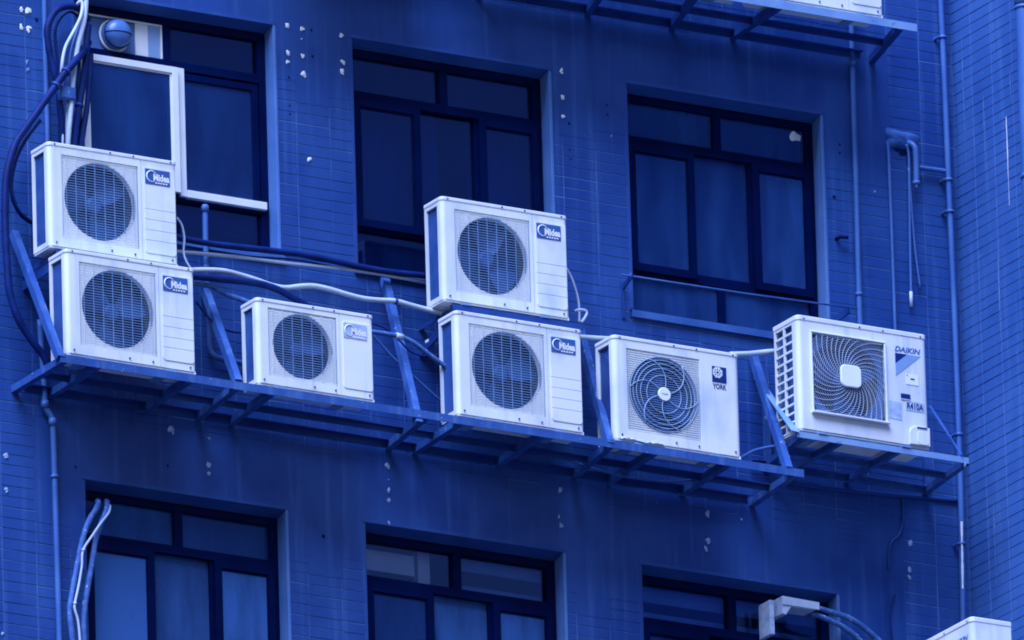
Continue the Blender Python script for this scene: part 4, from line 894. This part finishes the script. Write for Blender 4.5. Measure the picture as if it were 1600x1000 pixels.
# ---------------------------------------------------------------- round grille unit with snowflake mark
def round_grille_unit():
    w, h, d = 0.860, 0.640, 0.205
    u = empty('air_conditioner', (0, 0, 0)); off = (-w / 2, -d / 2, 0.022)
    hx0, hx1, hz0, hz1 = 0.088, 0.588, 0.060, 0.568
    shell(u, off, w, h, d, hx0, hx1, hz0, hz1, 'white_shell', r=0.032)
    side_coil(u, off, h, d, 0.022, 'mesh')
    cx, cz, R = (hx0 + hx1) / 2, (hz0 + hz1) / 2, 0.234
    sh = MB(off); ring_mesh(sh, cx, cz, (hx1 - hx0) / 2, (hz1 - hz0) / 2, R, 0.0078); sh.build('shroud', 'white_shell', u)
    MB(off).add([(hx0, d - 0.045, hz0), (hx1, d - 0.045, hz0), (hx1, d - 0.045, hz1), (hx0, d - 0.045, hz1)], [(0, 1, 2, 3)]).build('inner_coil', 'cavity', u)
    fan_into(u, off, cx, cz, R, 0.075, turn=1.0)
    gr, gm = MB(off), MB(off)
    z = hz0 + 0.008
    while z < hz1 - 0.004:
        c = math.sqrt(max(0.0, R * R - (z - cz) ** 2))
        if c > 0: gr.box(cx - c, cx + c, 0.0035, 0.0065, z - 0.0015, z + 0.0015)
        for x0, x1 in ((hx0 + 0.001, cx - c), (cx + c, hx1 - 0.001)):
            gm.box(x0, x1, 0.0035, 0.0065, z - 0.0012, z + 0.0012)
        z += 0.0138
    for k in range(4):
        x = hx0 + (hx1 - hx0) * (k + 0.5) / 4
        for a, b in ((hz0, cz - math.sqrt(max(0, R * R - (x - cx) ** 2))), (cz + math.sqrt(max(0, R * R - (x - cx) ** 2)), hz1)):
            gm.box(x - 0.002, x + 0.002, 0.0066, 0.0076, a + 0.001, b - 0.001)
    gr.build('grille', 'grille_wire', u)
    gm.build('grille_border', 'white_shell', u)
    rg = MB(off)
    for f in (0.50, 0.68, 0.80, 0.90, 0.985):
        rg.tube([(cx + R * f * math.cos(2 * PI * k / 56), 0.0005, cz + R * f * math.sin(2 * PI * k / 56)) for k in range(56)], 0.0025, 5, closed=True)
    for s in range(6):
        a0 = 2 * PI * s / 6 + 0.25
        rg.tube([(cx + R * t * math.cos(a0 + 0.75 * t * t), -0.002, cz + R * t * math.sin(a0 + 0.75 * t * t)) for t in [0.17 + 0.82 * k / 12 for k in range(13)]], 0.0030, 5)
    rg.build('ring_guard', 'ring_wire', u)
    hb = MB(off); hb.tube([(cx, -0.011, cz), (cx, -0.008, cz), (cx, 0.003, cz)], [R * 0.165, R * 0.18, R * 0.18], 28)
    hub = hb.build('guard_hub', 'print_white', u)
    lettering('YORK', 'lettering', 'print_mid', hub, off[0] + cx - 0.024, off[1] - 0.0118, off[2] + cz - 0.006, 0.048, 0.011, 0, 0.02)
    # mark: dark square with a white snowflake breaking its corner, the word below
    mx, mz, ms = 0.672, 0.442, 0.098
    mk = MB(off).prism([(mx, mz), (mx + ms, mz), (mx + ms, mz + ms), (mx, mz + ms)], -0.0022, -0.0006)
    mark = mk.build('badge', 'badge_navy', u)
    sf = MB(off); fx, fz, fr = mx + 0.037, mz + ms - 0.037, 0.036
    for k in range(8):
        a = PI / 4 * k + PI / 8
        c, s = math.cos(a), math.sin(a)
        sf.bar((fx + 0.008 * c, -0.0030, fz + 0.008 * s), (fx + fr * c, -0.0030, fz + fr * s), 0.0014, 0.0058, (-s, 0, c))
        for sg in (-1, 1):
            b = a + sg * 0.8
            p = (fx + fr * 0.56 * c, -0.0033, fz + fr * 0.56 * s)
            sf.bar(p, (p[0] + 0.015 * math.cos(b), -0.0033, p[2] + 0.015 * math.sin(b)), 0.0012, 0.0048, (-math.sin(b), 0, math.cos(b)))
    sf.build('emblem', 'print_white', mark)
    lettering('YORK', 'lettering', 'badge_navy', mark, off[0] + mx + 0.002, off[1] - 0.0016, off[2] + mz - 0.042, 0.094, 0.034, 0, 0.03)
    # torn film flapping along the bottom edge
    fl = MB(off); n = 14
    vs = []
    for k in range(n + 1):
        x = 0.03 + 0.30 * k / n
        vs += [(x, -0.003, 0.012 + 0.004 * math.sin(k * 2.1)), (x + random.uniform(-0.004, 0.004), -0.010 - 0.012 * random.random(), -0.012 + 0.020 * random.random())]
    fl.add(vs, [(2 * i, 2 * i + 1, 2 * i + 3, 2 * i + 2) for i in range(n)])
    fl.build('torn_film', 'sticker_worn', u)
    screws_into(u, off, w, h, (h - 0.014, 0.026))
    return u, w, d
yu, yw, yd = round_grille_unit()
place(yu, 3.253, -0.58, -2.480, yw, yd, 'white air conditioner with snowflake mark and round ring grille, near the shelf end', GRP)

# ---------------------------------------------------------------- swirl grille unit
def swirl_grille_unit():
    w, h, d = 0.893, 0.705, 0.270
    u = empty('air_conditioner', (0, 0, 0)); off = (-w / 2, -d / 2, 0.022)
    hx0, hx1, hz0, hz1 = 0.090, 0.598, 0.115, 0.605
    shell(u, off, w, h, d, hx0, hx1, hz0, hz1, 'old_shell', r=0.03, recess=0.02, top=0.03, left_return=0.045)
    cx, cz = (hx0 + hx1) / 2, (hz0 + hz1) / 2
    R = 0.243
    sh = MB(off); ring_mesh(sh, cx, cz, (hx1 - hx0) / 2, (hz1 - hz0) / 2, R, 0.034); sh.build('shroud', 'vent_plastic', u)
    MB(off).add([(hx0, d - 0.05, hz0), (hx1, d - 0.05, hz0), (hx1, d - 0.05, hz1), (hx0, d - 0.05, hz1)], [(0, 1, 2, 3)]).build('inner_coil', 'cavity', u)
    fan_into(u, off, cx, cz, R, 0.075, turn=0.1)
    gr = MB(off)
    def clipped(path, r, n=4):
        run = []
        for p in path + [None]:
            ok = p is not None and hx0 + 0.006 < p[0] < hx1 - 0.006 and hz0 + 0.006 < p[2] < hz1 - 0.006
            if ok: run.append(p)
            else:
                if len(run) > 2: gr.tube(run, r, n, False, False)
                run = []
    def yy(r): return -0.004 - 0.012 * max(0, 1 - r / 0.30)
    for k in range(19):                                 # rings
        r = 0.088 + 0.0132 * k
        clipped([(cx + r * math.cos(2 * PI * i / 84), yy(r), cz + r * math.sin(2 * PI * i / 84)) for i in range(85)], 0.0013)
    for s in range(34):                                 # swept spokes
        a0 = 2 * PI * s / 34
        path = []
        for i in range(40):
            r = 0.070 + 0.285 * i / 39
            a = a0 - 1.15 * (i / 39) ** 0.9
            path.append((cx + r * math.cos(a), yy(r) - 0.003, cz + r * math.sin(a)))
        clipped(path, 0.0021)
    gr.build('swirl_grille', 'swirl_wire', u)
    fm = MB(off)
    for a in ((hx0 - 0.006, hx0 + 0.006, hz0, hz1), (hx1 - 0.006, hx1 + 0.008, hz0, hz1)):
        fm.box(a[0], a[1], -0.012, -0.0006, a[2], a[3])
    fm.box(hx0 - 0.012, hx1 + 0.010, -0.030, -0.0006, hz0 - 0.014, hz0 - 0.0005)
    fm.box(hx0 - 0.006, hx1 + 0.008, -0.012, -0.0006, hz1 + 0.0005, hz1 + 0.010)
    fm.build('grille_frame', 'old_shell', u, 0.004)
    MB(off).prism(rounded(cx - 0.070, cx + 0.070, cz - 0.068, cz + 0.068, 0.034, 6), -0.034, -0.016).build('guard_hub', 'print_white', u, 0.005)
    # louvred side: two columns of openings
    z0, z1 = 0.0, h - 0.032
    bars = MB(off)
    for y in (0.045, 0.045 + (d - 0.065) / 2, d - 0.02):
        bars.box(0.0, 0.012, y, y + 0.016, z0, z1)
    for k in range(13):
        z = z0 + (z1 - z0 - 0.014) * k / 12
        bars.box(0.0005, 0.0115, 0.0615, d - 0.0205, z, z + 0.012)
    bars.build('side_grid', 'old_shell', u)
    MB(off).add([(0.035, 0.045, z0), (0.035, d - 0.01, z0), (0.035, d - 0.01, z1), (0.035, 0.045, z1)], [(3, 2, 1, 0)]).build('coil', 'coil_fins', u)
    # print and stickers
    tx = 0.672
    ox, oy, oz = off
    tri = MB(off).prism([(tx, 0.497), (tx + 0.082, 0.562), (tx, 0.562)], -0.0022, -0.0006).build('badge', 'badge_navy', u)
    MB(off).prism([(tx, 0.418), (tx + 0.176, 0.562), (tx + 0.084, 0.562), (tx, 0.495)], -0.0020, -0.0006).build('badge_band', 'print_sky', tri)
    lettering('DAIKIN', 'lettering', 'print_mid', tri, ox + tx - 0.002, oy - 0.0018, oz + 0.572, 0.178, 0.034, 0.25, 0.03)
    st = MB(off).prism(rounded(0.742, 0.826, 0.376, 0.440, 0.004), -0.0026, -0.0006).build('sticker', 'print_white', u)
    MB(off).box(0.772, 0.800, -0.0040, -0.0027, 0.408, 0.416).build('sticker_print', 'badge_navy', st)
    MB(off).box(0.745, 0.752, -0.0040, -0.0027, 0.428, 0.435).build('sticker_print', 'badge_navy', st)
    hd = MB(off).box(0.700, 0.768, -0.0055, -0.0006, 0.276, 0.280)
    hd.build('handle_lip', 'white_shell', u)
    MB(off).prism([(0.702, 0.283), (0.770, 0.283), (0.766, 0.314), (0.702, 0.314)], -0.0018, -0.0006).build('handle_recess', 'badge_navy', u)
    MB(off).prism([(0.618, 0.148), (0.704, 0.144), (0.706, 0.256), (0.620, 0.260)], -0.0020, -0.0006).build('worn_sticker', 'sticker_worn', u)
    lb = MB(off).prism(rounded(0.734, 0.862, 0.213, 0.272, 0.003), -0.0022, -0.0006).build('label_plate', 'sticker_worn', u)
    lettering('R410A', 'lettering', 'badge_navy', lb, ox + 0.741, oy - 0.0030, oz + 0.222, 0.114, 0.042, 0, 0.03)
    vc_ = MB(off).prism([(0.750, 0.004), (w - 0.004, 0.004), (w - 0.004, 0.118), (0.800, 0.118), (0.775, 0.112), (0.757, 0.098), (0.750, 0.075)], -0.012, -0.0006)
    v_ = vc_.build('valve_cover', 'old_shell', u, 0.003)
    MB(off).box(0.800, 0.868, -0.0165, -0.0121, 0.108, 0.115).build('cover_grip', 'badge_navy', v_)
    MB(off).prism(rounded(0.800, w - 0.012, 0.008, 0.090, 0.022), -0.0150, -0.0121).build('cover_plate', 'old_shell', v_, 0.002)
    screws_into(u, off, w, h, (h - 0.02,))
    return u, w, d
du, dw, dd = swirl_grille_unit()
place(du, 4.498, -0.62, -2.254, dw, dd, 'white air conditioner with swirl grille on a separate bracket near the corner', GRP)
d2 = copy_tree(du)
d2.location = (5.40 + dd / 2, -1.0 + dw / 2, -3.385 - 0.705 - 0.022)
d2.rotation_euler = (0, 0, -PI / 2)
tag(d2, 'white air conditioner cut off by the bottom edge, facing left from the side wall', 'air conditioner', GRP)

# ================================================================ steel shelves and brackets
def shelf(name, label, x0, x1, yf, z, bars_at, braces, mat='steel_paint', yb=-0.03, pale=None):
    s = empty(name, ((x0 + x1) / 2, 0, z)); ox = (x0 + x1) / 2
    L = lambda p: (p[0] - ox, p[1], p[2] - z)
    MB().angle(L((x0, yf, z)), L((x1, yf, z)), 0.048, 0.005, (0, 0, -1), (0, 1, 0)).build('front_rail', pale or mat, s)
    MB().angle(L((x0 + 0.05, yb, z - 0.006)), L((x1 - 0.05, yb, z - 0.006)), 0.045, 0.005, (0, 0, -1), (0, -1, 0)).build('rear_rail', 'steel_dark', s)  # rear and middle rails coloured darker, for the shade under the shelf
    MB().angle(L((x0 + 0.05, yb - 0.24, z - 0.006)), L((x1 - 0.05, yb - 0.24, z - 0.006)), 0.035, 0.005, (0, 0, -1), (0, -1, 0)).build('middle_rail', 'steel_dark', s)
    for x, x2, drop in bars_at:
        MB().angle(L((x, yf + 0.006, z - 0.052)), L((x2, 0.0, z - 0.052 - drop)), 0.042, 0.005, (0, 0, 1) if drop == 0 else (0, 0, -1), (1, 0, 0)).build('cross_bar', mat, s)
    for top, bot in braces:
        d = Vector(bot) - Vector(top)
        MB().angle(L(top), L(bot), 0.044, 0.005, (1, 0, 0), Vector((0, d.z, -d.y)) * -1).build('brace', mat, s)
    return tag(s, label, 'shelf')

shelf('equipment_shelf', 'long angle iron shelf carrying five air conditioners across the facade', -0.488, 4.523, -0.602, -2.484,
      [(-0.486, -0.480, 0), (-0.26, -0.245, 0), (0.347, 0.385, 0), (0.66, 0.74, 0), (0.895, 0.96, 0), (1.93, 2.02, 0), (2.165, 2.20, 0), (2.72, 2.76, 0), (3.18, 3.28, 0), (3.48, 3.52, 0), (3.98, 4.02, 0), (4.44, 4.50, 0)],
      [((-0.475, -0.04, -1.55), (-0.505, -0.607, -2.495)), ((0.80, -0.04, -1.72), (0.675, -0.607, -2.47)), ((2.015, -0.04, -1.46), (1.885, -0.607, -2.555)),
       ((3.34, -0.04, -1.60), (3.18, -0.607, -2.50)), ((4.53, -0.04, -1.59), (4.40, -0.607, -2.48))])
shelf('equipment_shelf', 'upper steel shelf with pale rail at the top right edge', 0.90, 5.415, -0.602, 0.432,
      [(0.95, 0.96, 0), (1.6, 1.62, 0), (2.15, 2.17, 0), (2.7, 2.72, 0), (3.30, 3.47, 0), (3.88, 4.05, 0), (4.44, 4.47, 0), (5.28, 5.44, 0)], [((1.1, -0.04, 1.4), (1.0, -0.607, 0.42)), ((2.6, -0.04, 1.4), (2.5, -0.607, 0.42))], mat='steel_dark', pale='steel_pale')  # bars coloured dark for the shade below the upper units

def bracket(label, x0, x1, yf, z, drop, mat):
    b = empty('wall_bracket', ((x0 + x1) / 2, 0, z)); ox = (x0 + x1) / 2
    L = lambda p: (p[0] - ox, p[1], p[2] - z)
    MB().angle(L((x0, yf, z)), L((x1, yf, z)), 0.034, 0.006, (0, 0, -1), (0, 1, 0)).build('front_rail', mat, b)
    for x in (x0 + 0.01, x1 - 0.08):
        MB().angle(L((x, yf + 0.007, z - 0.036)), L((x, 0.0, z - 0.036 - drop)), 0.055, 0.006, (0, 0, -1), (1, 0, 0)).build('arm', mat, b)
        MB().angle(L((x + 0.002, yf + 0.02, z - 0.008)), L((x + 0.002, 0.0, z - 0.008)), 0.028, 0.005, (0, 0, -1), (1, 0, 0)).build('top_arm', mat, b)
    return tag(b, label, 'bracket')
bracket('dark steel bracket under the highest air conditioner at left', -0.40, 0.44, -0.425, -1.780, 0.03, 'steel_dark')
br = bracket('dark steel bracket under the air conditioner at the upper middle window', 2.262, 3.148, -0.425, -1.728, 0.11, 'steel_dark')
st = MB().box(-0.4335, -0.4325, -0.115, -0.075, -0.135, -0.118)
st.build('sticker', 'print_white', br)

# the separate bracket of the swirl grille unit
b = empty('wall_bracket', (5.07, 0, -2.26)); L = lambda p: (p[0] - 5.07, p[1], p[2] + 2.26)
MB().angle(L((4.47, -0.625, -2.258)), L((5.654, -0.625, -2.258)), 0.036, 0.005, (0, 0, -1), (0, 1, 0)).build('front_rail', 'steel_pale', b)
MB().angle(L((4.50, -0.04, -2.262)), L((5.72, -0.04, -2.262)), 0.04, 0.005, (0, 0, -1), (0, -1, 0)).build('rear_rail', 'steel_paint', b)
MB().angle(L((4.50, -0.32, -2.262)), L((5.66, -0.32, -2.262)), 0.035, 0.005, (0, 0, -1), (0, -1, 0)).build('middle_rail', 'steel_paint', b)
for x, x2 in ((4.485, 4.60), (4.75, 4.76), (5.15, 5.16), (5.63, 5.70)):
    MB().angle(L((x, -0.619, -2.298)), L((x2, 0, -2.298)), 0.036, 0.005, (0, 0, 1), (1, 0, 0)).build('arm', 'steel_paint', b)
MB().bar(L((4.555, -0.06, -1.75)), L((4.452, -0.637, -2.268)), 0.05, 0.006, (0, -1, 0.8)).build('brace', 'steel_pale', b)
MB().bar(L((5.765, -0.03, -1.74)), L((5.60, -0.632, -2.25)), 0.018, 0.006, (0, -1, 0.8)).build('brace', 'steel_paint', b)
MB().box(-0.455, -0.41, -0.016, -0.004, -0.03, 0.61).build('wall_strip', 'steel_paint', b)
MB().box(0.630, 0.676, -0.055, -0.045, -0.01, 0.24).build('wall_strip', 'steel_paint', b)
MB().tube([L((5.63, -0.618, -2.32)), L((5.63, -0.618, -2.285))], 0.008, 8).build('bolt', 'steel_pale', b)
tag(b, 'separate pale steel bracket carrying the swirl grille air conditioner', 'bracket')
# bracket under the side wall unit
b = empty('wall_bracket', (WING_X, -0.55, -4.13)); 
for y in (-0.32, 0.30):
    MB().angle((-0.66, y, 0.0), (0, y, 0.0), 0.04, 0.005, (0, 0, -1), (0, 1, 0)).build('arm', 'steel_paint', b)
    MB().bar((-0.60, y, -0.03), (-0.004, y, -0.5), 0.03, 0.006, (0, 1, 0)).build('brace', 'steel_paint', b)
tag(b, 'steel bracket under the unit on the side wall, below the frame', 'bracket')

# ================================================================ pipes, hoses and cables
def collar_into(parent, c, r, n_dir, mat, h=0.03, k=1.22, name='collar'):
    c, d = Vector(c), Vector(n_dir).normalized()
    MB().tube([c - d * h / 2, c + d * h / 2], r * k, 14).build(name, mat, parent)

built = []
for name, label, cat, mat, r, pts in PIPES:
    path = smooth_path(pts, 4)
    n = 10 if r > 0.012 else 8
    rs = [r * (1 + (0.07 * random.uniform(-1, 1) if mat in ('wrap',) else 0.055 * random.uniform(-1, 1) if mat == 'rubber' else 0)) for _ in path]
    o = MB().tube(path, rs, n).build(name, mat)
    built.append(tag(o, label, cat))
def pipe_named(s): return next(o for o in built if s in o['label'])
# pipe fittings
vp = pipe_named('capped vent pipe'); p0 = next(p for p in PIPES if 'capped vent pipe' in p[1])[5]
c = Vector(p0[0])
MB().tube([c + Vector((0, 0, -0.022)), c + Vector((0, 0, 0.012)), c + Vector((0, 0, 0.024))], [0.0225, 0.0225, 0.016], 14).build('cap', 'pvc_mid', vp)
collar_into(vp, Vector(p0[2]), 0.017, (0, 0, 1), 'pvc_mid')
cp = pipe_named('inner corner of the walls'); pc = next(p for p in PIPES if 'inner corner' in p[1])[5]
for zz, kk in ((-0.30, 1.3), (-0.50, 1.35), (-1.9, 1.25), (-2.6, 1.3), (0.6, 1.3)):
    i = min(range(len(pc) - 1), key=lambda q: abs((pc[q][2] + pc[q + 1][2]) / 2 - zz))
    t = (zz - pc[i][2]) / (pc[i + 1][2] - pc[i][2])
    c = Vector(pc[i]).lerp(Vector(pc[i + 1]), max(0, min(1, t)))
    collar_into(cp, c, 0.018, (0, 0, 1), 'pvc_mid', 0.018, kk, 'pipe_clip')
    MB().box(c.x - 0.035, c.x - 0.016, -0.06, 0.0, c.z - 0.006, c.z + 0.006).build('clip_arm', 'pvc_mid', cp)
c = Vector(pc[-3])
rr = MB()
vs = []
for i in range(13):
    t = i / 12; zz = -2.45 - 0.42 * t
    q = next(k for k in range(len(pc) - 1) if pc[k][2] >= zz >= pc[k + 1][2] or k == len(pc) - 2)
    s_ = (zz - pc[q][2]) / (pc[q + 1][2] - pc[q][2]); cc = Vector(pc[q]).lerp(Vector(pc[q + 1]), s_)
    ww = 0.010 * random.uniform(0.5, 1.0)
    vs += [(cc.x - 0.012 - ww * 0.6, cc.y - 0.0185, zz), (cc.x - 0.012 + ww, cc.y - 0.0195, zz)]
rr.add(vs, [(2 * i, 2 * i + 2, 2 * i + 3, 2 * i + 1) for i in range(12)])
rr.build('paint_run', 'filler', cp)
lp = pipe_named('offset joint below'); pl = next(p for p in PIPES if 'offset joint' in p[1])[5]
for i in (3, 6):
    collar_into(lp, pl[i], 0.018, (0, 0, 1), 'pvc_mid', 0.045, 1.25)
collar_into(lp, Vector(pl[7]).lerp(Vector(pl[8]), 0.45), 0.018, (0, 0, 1), 'pvc_mid', 0.02, 1.3, 'pipe_clip')
wp = pipe_named('right of the upper right window'); pw = next(p for p in PIPES if 'right of the upper right' in p[1])[5]
collar_into(wp, Vector(pw[1]), 0.017, (0, 0, 1), 'pvc_mid', 0.035, 1.2)
collar_into(wp, Vector(pw[4]).lerp(Vector(pw[5]), 0.4), 0.017, (0, 0, 1), 'pvc_mid', 0.02, 1.3, 'pipe_clip')
db = pipe_named('stubby capped drain'); pd = next(p for p in PIPES if 'stubby' in p[1])[5]
collar_into(db, Vector(pd[-1]) + Vector((0, 0, 0.008)), 0.018, (0, 0, 1), 'pvc_mid', 0.022, 1.25, 'cap')
MB().tube([Vector(pd[-1]), Vector(pd[-1]) + Vector((0, 0, -0.016))], 0.009, 10).build('nozzle', 'pvc_light', db)
tp = pipe_named('thin pipe with pale tip'); pt_ = next(p for p in PIPES if 'pale tip' in p[1])[5]
MB().tube([Vector(pt_[-1]) + Vector((0, 0, 0.09)), Vector(pt_[-1]) + Vector((0, 0, -0.004))], 0.0102, 10).build('tip', 'pvc_light', tp)
# ties round the hoses
for lab, idx, k in (('tied to hoses', 4, 1), ('tied to hoses', 7, 1), ('taped grey hose', 3, 1), ('snaking from lower left', 13, 1), ('diagonally down past', 4, 1), ('diagonally down past', 3, 1), ('down the window edge', 4, 1)):
    o = pipe_named(lab); p = next(q for q in PIPES if lab in q[1]); P5 = p[5]
    d = Vector(P5[idx + 1]) - Vector(P5[idx - 1])
    collar_into(o, P5[idx], p[4], d, 'pvc_light' if 'tied' in lab or 'taped' in lab else 'steel_dark', 0.016 if 'taped' not in lab else 0.05, 1.3, 'tie')

# wide pipe on the side wall
wpipe = MB().tube([(5.945, -0.960, z) for z in (4.0, 1.0, -2.0, -6.0, -8.8)], 0.052, 20).build('drain_pipe', 'pvc_mid')
tag(wpipe, 'widest pale blue downpipe on the side wall at the right edge', 'downpipe')
for zz, h in ((0.56, 0.10), (0.50, 0.02), (-0.56, 0.03)):
    collar_into(wpipe, (5.945, -0.960, zz), 0.052, (0, 0, 1), 'pvc_mid', h, 1.1)

# junction box in the cable bundle
jb = MB().box(-0.205, -0.108, -0.185, -0.125, -0.745, -0.665).build('junction_box', 'steel_paint', None, 0.004)
MB().box(-0.200, -0.113, -0.190, -0.186, -0.738, -0.672).build('cover', 'steel_paint', jb, 0.002)
tag(jb, 'small grey junction box among the cables at upper left', 'junction box')

# cement patch round the pipe outlet
cm = MB(); n, rows = 22, 5
vs = []
for i in range(rows):
    f = 1 - i / (rows - 1)
    for k in range(n):
        a = 2 * PI * k / n
        q = min(1 / max(abs(math.cos(a)), abs(math.sin(a))), 1.25) + 0.1 * math.sin(3 * a + 1) + random.uniform(-0.12, 0.12)
        vs.append((5.652 + 0.112 * f * q * math.cos(a), -0.003 - 0.024 * (1 - f ** 3) + random.uniform(-0.003, 0.003) * (f < 1), -0.075 + 0.058 * f * q * math.sin(a)))
cm.add(vs, [(i * n + k, i * n + (k + 1) % n, (i + 1) * n + (k + 1) % n, (i + 1) * n + k) for i in range(rows - 1) for k in range(n)], True)
o = cm.build('cement_patch', 'cement')
tag(o, 'rough cement patch on the tiles where thin pipes come out', 'patch')
blob(MB(), 0, 0, 0, 0.03, 0.002, 14, 0.6)
hb = blob(MB(), 5.648, -0.0035, -0.152, 0.04, 0.002, 14, 0.55); hb.build('broken_hole', 'hole_dark', o)

# clothes rail in front of the upper right window
cr = MB().tube([(3.566, -0.18, -1.281), (4.4, -0.18, -1.276), (5.19, -0.18, -1.259)], 0.0055, 8).build('drying_rail', 'steel_paint')
tag(cr, 'thin drying rail across the bottom of the upper right window', 'rail')
MB().bar((3.625, -0.185, -1.292), (3.68, -0.004, -1.292), 0.012, 0.03).build('rail_arm', 'steel_dark', cr)
MB().box(3.664, 3.684, -0.014, -0.004, -1.485, -1.26).build('wall_plate', 'steel_dark', cr)
MB().bar((5.14, -0.185, -1.272), (5.14, -0.004, -1.285), 0.012, 0.04).build('rail_arm', 'steel_dark', cr)
MB().tube([(3.63, -0.18, -1.30), (3.63, -0.18, -1.262)], 0.012, 8).build('knob', 'steel_dark', cr)

# duct cover at the lower right window
dc = empty('duct_cover', (4.73, -0.05, -3.15)); L = lambda p: (p[0] - 4.73, p[1] + 0.05, p[2] + 3.15)
mb = MB()
prof = [(4.640, -3.215), (4.662, -3.222), (4.700, -3.168), (4.865, -3.165), (4.895, -3.135), (4.895, -3.112), (4.640, -3.105)]
mb.prism([L((x, 0, z))[::2] for x, z in prof], -0.07, 0.06)
mb.build('cover', 'sticker_worn', dc, 0.004)
MB().box(-0.155, -0.125, -0.03, 0.10, -0.19, 0.022).build('end_plate', 'sticker_worn', dc, 0.003)
MB().box(-0.0925, 0.16, -0.078, -0.0705, -0.012, 0.035).build('cover_lip', 'pvc_light', dc, 0.002)
tag(dc, 'white plastic duct cover at the top of the lower right window', 'duct cover')

# wall anchors and stubs
for i, (x, z, lab) in enumerate(((5.19, -0.77, 'small rusty pipe stub right of the upper right window'), (-0.36, 0.02, 'small dark anchor bolt on the tiles at the top left'))):
    mb = MB().tube([(x - 0.02, 0.0, z), (x - 0.02, -0.045, z), (x + 0.03, -0.055, z)], [0.012, 0.012, 0.010], 8)
    tag(mb.build('anchor_stub', 'hole_dark'), lab, 'anchor')
